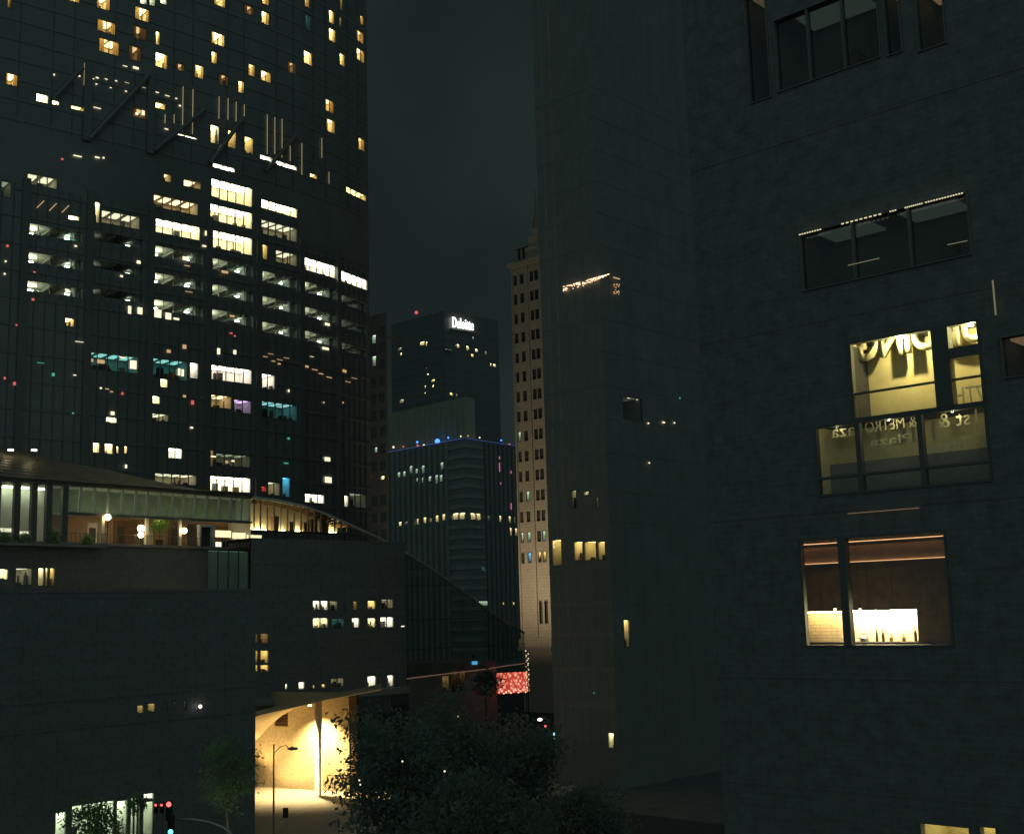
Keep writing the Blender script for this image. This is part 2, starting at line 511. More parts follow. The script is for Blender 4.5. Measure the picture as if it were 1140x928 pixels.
# ================================================================== LEFT GLASS TOWER
TOP = 138.0
bounds = [-75, 25, 98, 167, 232, 287.5, 335, 376, 411]
degs = [50, 50, 48.5, 47, 45, 41, 35, 28]
p0 = at(232, 300, 190)
segs = {}
cur = Vector((p0.x, p0.y))
right = []
for i in range(4, 8):
    fc = Face((cur.x, cur.y), degs[i])
    L, _ = fc.hit(bounds[i + 1], 330)
    right.append((fc, 0.0, L)); cur = fc.O + fc.d * L
left = []
cur = Vector((p0.x, p0.y))
for i in range(3, -1, -1):
    fc = Face((cur.x, cur.y), degs[i])
    L, _ = fc.hit(bounds[i], 330)      # negative
    O2 = fc.O + fc.d * L
    f2 = Face((O2.x, O2.y), degs[i])
    left.insert(0, (f2, 0.0, -L)); cur = O2
TF = left + right
T_holes = [[] for _ in TF]
tower = thing('glass_tower', 'tall dark glass tower at far left with scattered amber and white lit windows', 'tower', (TF[4][0].O.x, TF[4][0].O.y, 0))
def tseg(px, py):
    for i, (fc, a, b) in enumerate(TF):
        u, z = fc.hit(px, py)
        if a - .01 <= u <= b + .01: return i
    return 0
# x0, x1, y top, y bottom (both at the left edge), kind
TW = [
 # hotel floors
 (105.5, 123, -9, 8, 'amber'), (108, 129, 20, 34, 'ambero'), (110, 133, 41, 57, 'ambero'), (77, 89, -12, 1, 'amber'),
 (155, 164, -14, 4, 'officew'), (166, 176, -14, 6, 'officew'), (178, 186, -12, 4, 'officew'), (150, 166.5, 6, 21, 'amber'),
 (148, 164, 27, 42, 'brown'), (143, 158, 49, 66, 'brown'),
 (173, 178, 34, 50, 'amberb'), (172.5, 186.5, 57, 74, 'amberb'), (196, 206, 69, 78, 'brown'),
 (216.5, 227, 71, 86, 'amber'), (8, 14, -6, 9, 'brown'), (6, 20, 80, 94, 'ambero'), (40, 54, 103, 113, 'office'), (58, 66, 111, 116, 'office'),
 (238, 251, -8, 5, 'amber'), (272, 283, 4, 15, 'brown'), (291.5, 300, -6, 4, 'ambero'), (291, 300, 11, 26, 'amber'),
 (339, 345, -10, 7, 'amber'), (340, 346.5, 14, 33, 'tealb'), (366, 372, 10, 25, 'amberb'), (366, 373.5, 30, 45, 'amberb'),
 (378.5, 381.3, -5, 11, 'amber'), (377.8, 380, 18, 30, 'amber'), (401, 405, 16, 27, 'ambero'), (397, 405, 32, 45, 'ambero'), (397, 406, 52, 66, 'amber'),
 (235, 250, 34, 48, 'amberb'), (234.5, 242, 56, 70, 'amber'), (338, 347.5, 55, 70, 'amberb'), (378, 383.5, 58, 72, 'amberb'),
 (276, 284, 70, 84, 'ambero'), (290, 302, 77, 89, 'amber'), (320, 330, 67, 80, 'brown'), (243.5, 254.5, 81, 95, 'brown'), (265, 272, 89, 103, 'amber'),
 (362, 372, 109, 123, 'ambero'), (363.5, 373, 131, 146, 'amber'), (399, 406, 152, 166, 'ambero'),
 # sky lobby floors
 (234, 244, 138, 159, 'office'), (253.5, 263, 144, 164, 'gold'), (272, 282, 151, 170, 'gold'),
 (289.5, 303, 171.5, 176.5, 'officew'), (307, 330.5, 178, 183, 'officew'), (345, 353, 192, 197, 'gold'), (385, 407.5, 206.5, 214, 'gold'),
 (237, 261.5, 181, 186, 'officew'), (79, 93, 116.5, 121, 'gold'), (148, 163, 119, 130, 'brown'), (173, 184, 113, 120, 'gold'), (194, 220, 147, 149.2, 'officew'),
 # office floors
 (27, 64, 191, 204, 'officed'), (204, 224, 198, 207, 'warmc'), (182, 191, 192, 202, 'warmc'),
 (235, 281, 198, 220, 'office'), (233.7, 281, 226, 245, 'office'), (233.7, 281, 255, 275, 'office'),
 (290.6, 331, 221, 232, 'office'), (290.6, 331, 243, 260, 'officed'), (290.2, 298, 271, 288, 'gold'), (306.7, 331, 277, 291.5, 'officed'),
 (338, 373.6, 285.5, 300, 'officew'), (379.5, 408.7, 300.5, 313, 'officew'),
 (170.7, 221, 215, 230, 'warmc'), (170.7, 223, 242, 258, 'office'), (100, 111.5, 223, 247, 'office'), (112.6, 156, 232.5, 248, 'officed'),
 (1, 13, 200, 219, 'dimg'), (76, 88, 239, 244, 'office'),
 # below the parking floors
 (95.5, 154, 390, 410, 'teal'), (168, 209, 397, 420, 'teal'), (211, 221, 403, 421, 'pinkw'),
 (232, 280.5, 405, 422, 'pinkw'), (289.5, 306, 415, 432, 'pinkw'), (232, 258, 438, 453, 'warmc'), (260, 280, 444, 459, 'purple'), (289.5, 331, 445, 464, 'tealb'),
 (231, 279, 529, 546, 'officew'), (92, 99, 491, 502, 'office'), (103, 111, 492, 504, 'office'), (116, 126, 493, 505, 'office'), (129, 132.5, 496, 505, 'office'), (138, 142, 496, 505, 'office'),
 (187, 203, 498, 510, 'officew'), (166, 178, 440, 448.5, 'office'), (178, 187, 421, 431, 'office'), (166, 188, 459, 468, 'officed'), (118, 130, 464, 470, 'office'),
 (298, 312, 536, 551, 'officed'), (314, 323, 531, 553, 'blue'), (289, 297, 541, 547, 'red'), (339, 361, 549, 559, 'officew'), (383, 388, 551, 564, 'officew'), (389, 408, 548, 564, 'dimg'),
 (231, 238, 500, 520, 'warmc'), (240, 279, 504, 518, 'dimg'), (172, 219, 526, 538, 'officed'), (72, 83, 353, 363, 'gold'),
]
for w in TW:
    x0, x1, a, b, k = w
    i = tseg((x0 + x1) / 2, (a + b) / 2)
    fc, ua, ub = TF[i]
    u0, _ = fc.hit(x0, (a + b) / 2); u1, _ = fc.hit(x1, (a + b) / 2)
    _, z1 = fc.hit(x0, a); _, z0 = fc.hit(x0, b)
    u0 = max(u0, ua + .05); u1 = min(u1, ub - .05)
    window(tower, fc, T_holes[i], 0, 0, 0, 0, k, rect=(u0, u1, z0, z1), fw=.09 if z1 - z0 > 1.2 else .04)
# parking floors: open bays with slab soffits and a few tube lamps
GB = [(3, (171, 226), [(273, 290), (303, 320), (333, 350)], 1.0), (4, (233, 282), [(286.5, 304), (315.5, 333), (343.5, 361)], 1.0),
      (5, (290, 331), [(301, 318), (329, 346), (357.5, 374)], .9), (6, (338, 374), [(313, 329), (341, 356), (367.5, 383)], .8),
      (7, (379.5, 408.7), [(328, 342), (355, 368), (381, 394)], .45), (2, (101, 160), [(256, 272), (288, 303), (319, 334)], .25), (1, (30, 92), [(248, 265), (280, 297), (312, 329)], .9)]
LM['garage3'] = lamp_mat('garage_tube_faint', (.80, 1, .70), 7.0)
for i, (x0, x1), rows, bright in GB:
    fc, ua, ub = TF[i]
    for (a, b) in rows:
        u0, z1 = fc.hit(x0, a); u1, _ = fc.hit(x1, (a + b) / 2); _, z0 = fc.hit(x0, b)
        u0 = max(u0, ua + .3); u1 = min(u1, ub - .3)
        T_holes[i].append((u0, u1, z0, z1))
        dk = MB()
        D = 6.5
        cm = M['concrete']
        P = fc.P
        dk.quad([P(u0, -D, z0), P(u1, -D, z0), P(u1, -D, z1), P(u0, -D, z1)], cm)
        dk.quad([P(u0, 0, z0), P(u0, -D, z0), P(u0, -D, z1), P(u0, 0, z1)], cm)
        dk.quad([P(u1, 0, z0), P(u1, -D, z0), P(u1, -D, z1), P(u1, 0, z1)], cm)
        dk.quad([P(u0, 0, z0), P(u1, 0, z0), P(u1, -D, z0), P(u0, -D, z0)], M['asphalt'])
        dk.quad([P(u0, 0, z1), P(u1, 0, z1), P(u1, -D, z1), P(u0, -D, z1)], cm)
        w = u1 - u0
        for q in (.46, .74):            # beams under the slab
            dk.box(fc, u0 + w * q - .2, u0 + w * q + .2, -D + .02, -.5, z1 - .30, z1 - .003, cm)
        dk.box(fc, u0 + .01, u1 - .01, -D + .05, -D + .4, z1 - .6, z1 - .004, cm)
        dk.box(fc, u0 + w * .90, u0 + w * .98, -1.6, -.9, z0 + .002, z1 - .002, cm)      # inner column
        dk.box(fc, u0 + .002, u1 - .002, -.35, -.2, z0 + .003, z0 + .85, M['spandrel'])       # guard wall
        for q in range(1, 5):
            dk.box(fc, u0 + w * q / 5 - .03, u0 + w * q / 5 + .03, -.12, 0, z0, z1, M['mullion'])
        for q in range(2):              # parked car roof shapes seen over the guard wall
            c = u0 + w * rnd.uniform(.15, .85)
            dk.box(fc, c - .8, c + .8, -4.2, -2.4, z0 + .9, z0 + 1.35, M['darkfur'])
        d = dk.build('parking_deck', tower)
        lb = MB()
        lm = LM['garage'] if bright >= .8 else LM['garage2'] if bright > .3 else LM['garage3']
        lb.box(fc, u0 + w * .10, u0 + w * .20, -2.4, -2.2, z1 - .80, z1 - .74, lm)
        lb.build('tube_lamp', d)
        lb = MB()
        lb.box(fc, u0 + w * .80, u0 + w * .88, -2.9, -2.7, z1 - .50, z1 - .42, LM['garage2'] if bright >= .8 else LM['garage3'])
        lb.build('tube_lamp', d)
# walls, ledges, fins, columns
tw = MB(); fin = MB()
for i, (fc, a, b) in enumerate(TF):
    _, zs = fc.hit(232, 178)
    wall_holes(tw, fc, a, b, 24, 84, T_holes[i], M['towerglass'])
    wall_holes(tw, fc, a, b, 84, TOP, T_holes[i], M['hotelglass'])
    z = 30.0
    while z < 83:
        strip_minus(tw, fc, a + .01, b - .01, .01, .14, z, z + .5, T_holes[i], M['spandrel'])
        z += 4.0
    z = 92.4
    while z < TOP:
        strip_minus(tw, fc, a + .01, b - .01, .01, .10, z, z + .45, T_holes[i], M['spandrel'])
        z += 3.05
    L = b - a
    k = int(L / 1.5)
    for q in range(1, k):
        u = a + L * q / k
        strip_minus(fin, fc, u - .04, u + .04, .015, .18, 26, 83, T_holes[i], M['mullion'], True)
        if q % 2 == 0:
            strip_minus(fin, fc, u - .05, u + .05, .015, .12, 92, TOP, T_holes[i], M['mullion'], True)
fcL, a, b = TF[0]; fcR, a2, b2 = TF[-1]
pl, pr = fcL.P(a, 0, 0), fcR.P(b2, 0, 0)
back = [Vector((pr.x - 9, pr.y + 40, 0)), Vector((pl.x - 10, pl.y + 70, 0))]
for q, r in ((pr, back[0]), (back[0], back[1]), (back[1], pl)):
    tw.quad([(q.x, q.y, 24), (r.x, r.y, 24), (r.x, r.y, TOP), (q.x, q.y, TOP)], M['towerglass'])
ring = [f.P(a_, 0, TOP) for f, a_, b_ in TF] + [pr + Vector((0, 0, TOP)), back[0] + Vector((0, 0, TOP)), back[1] + Vector((0, 0, TOP))]
tw.quad(ring, M['spandrel'])
tw.build('wall', tower)
fin.build('mullion', tower)
for i in range(1, len(TF)):
    fc, a, b = TF[i]
    c = MB(); c.box(fc, -.55, .55, -.25, .45, 26, 84, M['column']); c.build('column', tower)
for (xa, ya, xb, yb) in [(166, 84, 100, 155), (172, 168, 228, 122), (234, 182, 270, 132), (60, 110, 92, 76), (296, 190, 330, 150)]:
    i = tseg((xa + xb) / 2, (ya + yb) / 2)
    fc = TF[i][0]
    u, z = fc.hit(xa, ya, .5); u2, z2 = fc.hit(xb, yb, .5)
    MB().tube([fc.P(u, .55, z), fc.P(u2, .55, z2)], .38, M['brace'], 6).build('brace', tower)
for (xa, y1_, y2_) in [(168, 84, 172), (98, 70, 158)]:
    fc = TF[tseg(xa, 120)][0]
    u, z = fc.hit(xa, y1_); _, z2 = fc.hit(xa, y2_)
    MB().box(fc, u - .6, u + .6, .03, .5, z2, z, M['brace']).build('brace', tower)
# slim lit fins and small glowing boxes for lamps and screens inside
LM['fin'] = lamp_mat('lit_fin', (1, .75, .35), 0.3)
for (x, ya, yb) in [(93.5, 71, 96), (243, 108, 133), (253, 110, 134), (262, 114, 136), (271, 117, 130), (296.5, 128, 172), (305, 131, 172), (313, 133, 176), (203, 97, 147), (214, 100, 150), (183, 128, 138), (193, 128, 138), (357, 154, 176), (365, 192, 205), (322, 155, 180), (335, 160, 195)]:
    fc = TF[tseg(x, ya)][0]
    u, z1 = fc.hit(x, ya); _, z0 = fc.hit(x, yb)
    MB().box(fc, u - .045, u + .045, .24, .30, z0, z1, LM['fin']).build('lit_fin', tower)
LM['dotw'] = lamp_mat('small_warm_lamp', (1, .86, .55), 1.3)
LM['dotr'] = lamp_mat('small_red_lamp', (1, .12, .10), .6)
LM['dotg'] = lamp_mat('small_green_lamp', (.10, .8, .45), 0.4)
LM['doto'] = lamp_mat('small_orange_lamp', (1, .58, .26), 0.55)
dots = [(82, 87, 3, 2, 'w'), (88, 85, 2, 2, 'w'), (103, 88, 3, 1.5, 'w'), (108, 87, 3, 2, 'w'), (118, 88.5, 3, 1.5, 'w'), (129, 90.5, 2.5, 1.5, 'w'), (141, 92.5, 5, 1.5, 'w'), (139, 74, 5, 2, 'w'), (151, 76, 6, 4, 'w'), (107, 94, 2, 1.5, 'w'), (123, 98, 2, 1.2, 'w'), (140, 102, 2, 1.5, 'w'), (160, 98, 4, 1.2, 'w'),
 (174, 103, 5, 2.2, 'w'), (186, 107, 5, 2, 'w'), (196, 110, 2, 1.5, 'w'), (200, 118, 2, 2, 'w'), (108, 120.5, 8, 1.3, 'w'), (152, 127, 3, 3, 'w'), (159, 126, 3, 6, 'w'), (185, 144, 4, 2, 'w'), (86, 174, 9, 3, 'w'), (108, 175.5, 5, 2.5, 'w'), (115, 176, 2, 2, 'w'), (69, 177.5, 2.5, 2.5, 'r'), (60, 83.5, 1.5, 2, 'w'),
 (80, 267, 7, 2, 'g'), (84, 274, 3, 2, 'w'), (38, 303, 2.5, 2, 'r'), (36.5, 333.5, 3, 3, 'r'), (8, 274, 2.5, 3, 'r'), (6, 291, 1.8, 2, 'w'), (5, 305, 2, 2, 'w'), (18, 362, 2, 2, 'r'), (5, 421, 2, 3, 'r'), (16, 427, 3, 4, 'r'), (154, 292, 4, 4, 'w'), (167, 294, 5, 5, 'w'), (135, 307.5, 3, 2.5, 'w'), (74, 322.5, 4, 1.8, 'w'), (99, 287, 3, 2, 'w'),
 (97, 381.5, 4, 3, 'w'), (88, 380.5, 9, 1.6, 'w'), (83, 417.6, 3, 1.2, 'w'), (81, 460, 2, 2, 'g'), (96, 457, 4, 2, 'w'), (97, 461, 1.5, 4, 'w'), (136, 438, 2.5, 3, 'r'), (187.5, 391, 4, 4, 'doto'), (205, 386, 4, 5, 'doto'), (321, 488, 2.5, 2.5, 'g'), (318, 515.5, 5, 1.8, 'g'), (364, 511, 6, 5, 'w'), (365, 534, 7, 7, 'w'), (164, 499, 3, 3, 'w'), (125, 460, 4, 4, 'w'),
 (295, 397, 5, 1.5, 'o'), (301, 394, 6, 1.5, 'o'), (304, 402, 4, 1.5, 'o'), (311, 400.5, 6, 1.5, 'o'), (318.5, 398.5, 6, 1.5, 'o'), (310.5, 405, 3, 2, 'o'), (341, 408, 4, 3, 'o'), (350, 411.5, 6, 2, 'o'), (357, 416, 5, 2, 'o'), (366, 420, 6, 2, 'o'), (387, 425, 6, 2, 'o'), (383, 413, 4, 4, 'o'), (394, 421, 6, 2, 'o'), (243, 391, 3, 7, 'w'), (261, 392, 3, 5, 'w'), (234, 378, 3, 2, 'w'), (257, 371, 3, 2, 'r'), (261, 374, 2, 2, 'r'), (144, 345, 3, 9, 'w'), (155.5, 346, 5, 8, 'w'), (166, 348, 5, 9, 'w'), (175, 349, 8, 10, 'w'), (187, 352, 6, 8, 'w'), (196, 355, 6, 3, 'w'), (347, 397, 4, 1.2, 'w'), (381, 448, 2, 2, 'o'), (148, 406, 7, 10, 'w'), (199, 414, 2.5, 8, 'w'), (203, 415, 2.5, 8, 'w'), (101, 401, 5, 4, 'o'), (112, 402.5, 8, 5, 'o'), (136, 398, 6, 2, 'w'), (248, 445, 3, 3, 'o'), (213, 476, 3, 2, 'w'), (205, 441, 3, 3, 'o'), (214, 448, 3, 5, 'r'), (112, 432, 2, 2, 'w'), (119, 433, 4, 1.5, 'o'), (124, 436, 3, 1.5, 'o'), (59, 417, 3, 4, 'g'), (45, 404, 8, 1.5, 'g'), (252, 514, 3, 3, 'o'), (259, 513, 3, 2, 'w'), (236, 508, 8, 2, 'w'), (360, 448, 1.5, 2, 'o'), (321, 435, 1.5, 3, 'w'), (140, 519, 2, 4, 'w'), (230, 260, 4, 6, 'w'), (227, 274, 4, 2.5, 'w'), (250, 303, 7, 4, 'o'), (258, 352, 5, 3, 'o'), (364, 361, 5, 4, 'w'), (362, 388, 7, 4, 'w'), (206, 288, 6, 5, 'w'), (208, 296, 6, 2, 'o'), (210, 325, 8, 2, 'o')]
for (x, y, w, h, c) in dots:
    fc = TF[tseg(x, y)][0]
    ua, za = fc.hit(x - w / 2, y - h / 2, .1); ub, zb = fc.hit(x + w / 2, y + h / 2, .1)
    MB().box(fc, min(ua, ub), max(ua, ub), .19, .24, min(za, zb), max(za, zb), LM['dot' + c[-1]]).build('interior_lamp', tower)
# slanted ceiling strips on one dark floor
for (x, y) in [(30, 225), (45, 227.5), (59, 230.5), (73, 232.5)]:
    fc = TF[tseg(x, y)][0]
    u0, z0 = fc.hit(x - 4, y + 4, .3); u1, z1 = fc.hit(x + 4, y - 4, .3)
    MB().tube([fc.P(u0, .3, z0), fc.P(u1, .3, z1)], .06, LM['doto'], 5).build('interior_lamp', tower)

# ================================================================== PODIUM (dark block, lower left)
PF = face_px(285, 118, 41)
pod = thing('podium_building', 'dark windowless podium block below the glass tower, lit shopfront at its foot', 'building', PF.P(-10, 0, 0))
ph = []
u_l, _ = PF.hit(-60, 690)
_, ptop = PF.hit(150, 656)
# shopfront at the bottom
_, sz1 = PF.hit(165, 882)
LM['shop'] = lamp_mat('shop_light', (.86, 1, .66), 8)
KIND['shop'] = ((.86, 1, .66), 4.6, 'white', .5, 3, 0, 5.0); LM['shop'] = LM['shop']
KIND['lobbyg'] = ((1, .78, .32), 1.4, 'cream', .5, 3, 0, 3.0); LM['lobbyg'] = lamp_mat('gold_lobby_light', (1, .78, .32), 1.4)
for (x0, x1, yt) in [(61, 74, 903), (79, 127, 893), (129, 142, 890), (144.5, 156, 887), (158.5, 171, 882)]:
    ua, _ = PF.hit(x0, 910); ub, _ = PF.hit(x1, 910); _, zt = PF.hit((x0 + x1) / 2, yt)
    window(pod, PF, ph, 0, 0, 0, 0, 'shop', panes=1, rect=(ua, ub, .6, zt), depth=4)
# small window row, upper left windows
for (x0, x1, a, b, k) in [(152, 160, 785, 794, 'lobbyg'), (164, 173, 783, 792.5, 'lobbyg'), (185.5, 187.5, 782, 792, 'officed'), (193, 195.5, 781, 791, 'officed'), (204.5, 208, 780, 790, 'dimg')]:
    window(pod, PF, ph, x0, x1, a, b, k, depth=1.0, fw=.04)
for (x0, x1, a, b, k) in [(-10, 9, 633, 645, 'office'), (17, 36, 632, 651, 'officed'), (42, 49, 632, 652, 'office'), (50, 53.5, 632, 652, 'office'), (55, 61, 632, 652, 'office')]:
    pass
pw = MB()
wall_holes(pw, PF, u_l, 0, 0, ptop, ph, M['podium'])
DP = 22
pw.quad([PF.P(0, 0, 0), PF.P(0, -DP, 0), PF.P(0, -DP, ptop), PF.P(0, 0, ptop)], M['podium'])
pw.quad([PF.P(u_l, 0, ptop), PF.P(0, 0, ptop), PF.P(0, -DP, ptop), PF.P(u_l, -DP, ptop)], M['podium'])
pw.quad([PF.P(u_l, 0, 0), PF.P(u_l, -DP, 0), PF.P(u_l, -DP, ptop), PF.P(u_l, 0, ptop)], M['podium'])
uv_face(pw.build('wall', pod), PF)
lb = MB()
lb.box(PF, u_l, .02, .01, .06, ptop - .25, ptop + .02, M['podium'])
_, zl = PF.hit(150, 790)
for dz, h in ((1.2, .22), (-1.1, .2)):
    strip_minus(lb, PF, u_l, .12, .01, .08, zl + dz, zl + dz + h, ph, M['podium'])
uv_face(lb.build('ledge', pod), PF)
jb = MB()
for q in range(1, 9):
    strip_minus(jb, PF, u_l * q / 9 - .25, u_l * q / 9 + .25, .006, .03, .2, ptop - .5, ph, M['podium'], True)
uv_face(jb.build('pilaster', pod), PF)
# white globe lamp on its wall
u, z = PF.hit(223, 786, .5)
wl = thing('wall_lamp', 'small white globe lamp on a bracket on the dark podium wall', 'lamp', PF.P(u, .3, z))
LM['globe'] = lamp_mat('white_globe_glow', (1, .95, .8), 2.5)
MB().sphere(PF.P(u, .5, z), .16, LM['globe']).build('globe', wl, True)
MB().tube([PF.P(u, .01, z - .3), PF.P(u, .3, z - .28), PF.P(u, .5, z - .15)], .04, M['blackmetal']).build('bracket', wl)

# ================================================================== ANNEX (mid block with two window rows)
AF = face_px(282, 150, B_DEG)
ann = thing('annex_building', 'low dark annex right of the podium with two short rows of white windows', 'building', AF.P(5, 0, 0))
ah = []
ur, _ = AF.hit(452, 690)
_, atop = AF.hit(300, 599)
_, abot = AF.hit(300, 783)
AW = [(348, 356, 668.5, 679, 'officew'), (357, 365, 668.5, 679, 'officew'), (366.5, 376, 669, 679, 'officed'), (383, 385, 669, 679, 'dimg'), (393, 398, 669, 679, 'brown'), (409, 418, 668.5, 678, 'amber'), (424.5, 438, 667, 677, 'officed'),
      (348, 365, 688, 699, 'office'), (369, 384, 689, 699, 'tealb'), (391.5, 400, 688, 698.5, 'officew'), (409, 418, 688, 698.5, 'office'), (423, 438, 687, 698.3, 'officew'), (446, 451, 696, 698, 'office'),
      (317, 320, 761, 767, 'officew'), (332, 339, 759, 767, 'officew'), (348, 350.5, 762, 766, 'amber'), (358, 362, 761, 766, 'amber'), (368, 383, 755, 765, 'officed'), (408.7, 418.6, 752.5, 765, 'officew'), (431, 438, 751.5, 764, 'officew'),
      (278.5, 287, 724, 738, 'gold'), (289.5, 299, 724, 738, 'gold'), (278.5, 287, 740, 748, 'gold'), (289.5, 299, 740, 748, 'gold'), (278.5, 287, 705, 716, 'brown'), (289.5, 299, 705, 716, 'brown')]
for (x0, x1, a, b, k) in AW:
    window(ann, AF, ah, x0, x1, a, b, k, panes=2 if x1 - x0 > 12 else 1, depth=1.6, curtain=0, fw=.05)
aw = MB()
ul, _ = AF.hit(279, 690)
wall_holes(aw, AF, ul, ur, abot, atop, ah, M['annex'])
aw.quad([AF.P(ul, 0, abot), AF.P(ur, 0, abot), AF.P(ur, -16, abot), AF.P(ul, -16, abot)], M['annex'])
aw.quad([AF.P(ul, 0, atop), AF.P(ur, 0, atop), AF.P(ur, -16, atop), AF.P(ul, -16, atop)], M['annex'])
aw.quad([AF.P(ur, 0, abot), AF.P(ur, -16, abot), AF.P(ur, -16, atop), AF.P(ur, 0, atop)], M['annex'])
uv_face(aw.build('wall', ann), AF)
al = MB()
for zz in (16.2, 24.0, 26.6):
    strip_minus(al, AF, ul, ur, .005, .05, zz, zz + .12, ah, M['annex'])
al.box(AF, ul, ur + .1, .01, .6, abot - .1, abot + .75, M['ledge'])
for q in range(1, 14):
    uu = ul + (ur - ul) * q / 14
    strip_minus(al, AF, uu - .12, uu + .12, .004, .03, abot + .8, atop, ah, M['annex'], True)
uv_face(al.build('ledge', ann), AF)

# ---- lit entrance alcove under the annex
WF = face_px(389, 146, -60, 850)
alc = thing('entrance_wall', 'tall speckled stone wall glowing gold under the curved entrance canopy', 'wall', WF.P(0, 0, 0))
uL, _ = WF.hit(262, 850); _, wz = WF.hit(350, 770)
u0, u1 = sorted((0, uL))
ww = MB(); lh = []
ua, lz1 = WF.hit(306, 791); ub, _ = WF.hit(320.5, 800); _, lz0 = WF.hit(312, 808)
lo = (min(ua, ub) - 1.0 * 0, max(ua, ub), lz0, lz1 + .6)
wall_holes(ww, WF, u0, u1, 0, wz, [lo], M['stonelit'])
wo = ww.build('wall', alc); uv_face(wo, WF)
lv = MB()
lv.quad([WF.P(lo[0], -.3, lo[2]), WF.P(lo[1], -.3, lo[2]), WF.P(lo[1], -.3, lo[3]), WF.P(lo[0], -.3, lo[3])], M['louvre'])
k = 7
for q in range(k):
    z = lo[2] + (lo[3] - lo[2]) * q / k
    lv.hexa([WF.P(lo[0], -.25, z + .14), WF.P(lo[1], -.25, z + .14), WF.P(lo[1], 0, z), WF.P(lo[0], 0, z),
             WF.P(lo[0], -.25, z + .18), WF.P(lo[1], -.25, z + .18), WF.P(lo[1], 0, z + .04), WF.P(lo[0], 0, z + .04)], M['wood'])
lv.build('louvre', alc)
# tall louvred panel at the wall's right end
lv = MB()
lv.box(WF, -1.0, -.02, -.5, -.3, 0, wz, M['louvre'])
for q in range(36):
    z = 2 + (wz - 2.2) * q / 36
    lv.box(WF, -.95, -.04, -.3, -.1, z, z + .10, M['wood'])
lv.build('louvre_panel', alc)
# return wall on the far right of the alcove so the street behind is closed off
struct(MB().hexa([(-60, 60, .0), (60, 60, .0), (60, 62, .0), (-60, 62, .0), (-60, 60, .001), (60, 60, .001), (60, 62, .001), (-60, 62, .001)], M['asphalt']), 'road') if False else None
# round column
pc = WF.hit(354.5, 850, 3.2)
cp = WF.P(pc[0], 3.2, 0)
cz = at(354.5, 776, cp.y).z
col = MB().tube([cp, cp + Vector((0, 0, .12)), cp + Vector((0, 0, .13)), (cp.x, cp.y, cz)], [.62, .62, .42, .42], M['plaster'], 24).build('round_column', None, True, loc=cp)
tag(col, 'smooth round column holding up the curved canopy before the gold stone wall', 'column')
# canopy: curved soffit sweeping down to the left
cn = MB()
prof = [(266, 840, 5.2), (280, 828, 5.0), (290, 819, 4.8), (300, 808, 4.4), (314, 796, 4.0), (328, 788, 3.6), (345, 783, 3.2), (362, 779.5, 3.0), (380, 776.5, 3.0), (402, 772, 3.0), (425, 768, 3.0)]
inn, outr = [], []
for (x, y, o) in prof:
    u, z = WF.hit(x, y, .05); inn.append(WF.P(u, .05, z))
edge_px = [(266, 806), (280, 799), (290, 795.5), (300, 793), (314, 790), (328, 787), (345, 783), (362, 779), (380, 775.5), (402, 771), (425, 766)]
for (x, y), (_, _, o) in zip(edge_px, prof):
    u, z = WF.hit(x, y, o + 1.5); outr.append(WF.P(u, o + 1.5, z))
for i in range(len(prof) - 1):
    for j in range(6):
        a, b = j / 6, (j + 1) / 6
        cn.quad([inn[i].lerp(outr[i], a), inn[i + 1].lerp(outr[i + 1], a), inn[i + 1].lerp(outr[i + 1], b), inn[i].lerp(outr[i], b)], M['plaster'])
    up = Vector((0, 0, .55))
    cn.quad([outr[i], outr[i + 1], outr[i + 1] + up, outr[i] + up], M['ledge'])
    cn.quad([inn[i] + up, inn[i + 1] + up, outr[i + 1] + up, outr[i] + up], M['ledge'])
cno = cn.build('canopy', None, True, loc=outr[5])
tag(cno, 'cream curved entrance canopy sweeping down over the gold stone wall', 'canopy')
# uplights and wall washers in the paving
LM['up'] = lamp_mat('uplight_lens', (1, .72, .30), 20)
ul_proto = None
def uplight(x, n, energy, label, aim, blend=.6, size=70, zl=.12):
    global ul_proto
    u, _ = WF.hit(x, 850)
    p = WF.P(u, n, 0)
    t = thing('uplight', label, 'lamp', p, 'uplights in the entrance paving')
    MB().tube([p + Vector((0, 0, .0)), p + Vector((0, 0, .10))], .16, M['blackmetal'], 12).build('housing', t)
    MB().tube([p + Vector((0, 0, .101)), p + Vector((0, 0, .11))], .12, LM['up'], 12).build('lens', t)
    l = bpy.data.lights.new('uplight_beam', 'SPOT')
    l.energy = energy; l.color = (1, .70, .27); l.spot_size = R(size); l.spot_blend = blend; l.shadow_soft_size = .1
    o = bpy.data.objects.new('uplight_beam', l); COL.objects.link(o); o.parent = t
    o.location = (0, 0, zl)
    q = WF.P(WF.hit(aim[0], 850)[0], aim[1], aim[2]) - (p + Vector((0, 0, zl)))
    o.rotation_euler = q.to_track_quat('-Z', 'Y').to_euler()
uplight(347, 4.9, 600, 'paving uplight beside the foot of the round column', (353.2, 3.2, 7), size=27)
uplight(300, 3.2, 7500, 'paving uplight at the left end of the entrance, under the low sweep of the canopy', (294, .8, 11), size=85)
uplight(322, 4.8, 4200, 'paving uplight left of the round column near the street lamp', (324, 0, 6), size=105)
uplight(373, 3.6, 550, 'paving uplight right of the round column near the trees', (374, 0, 6), size=100)
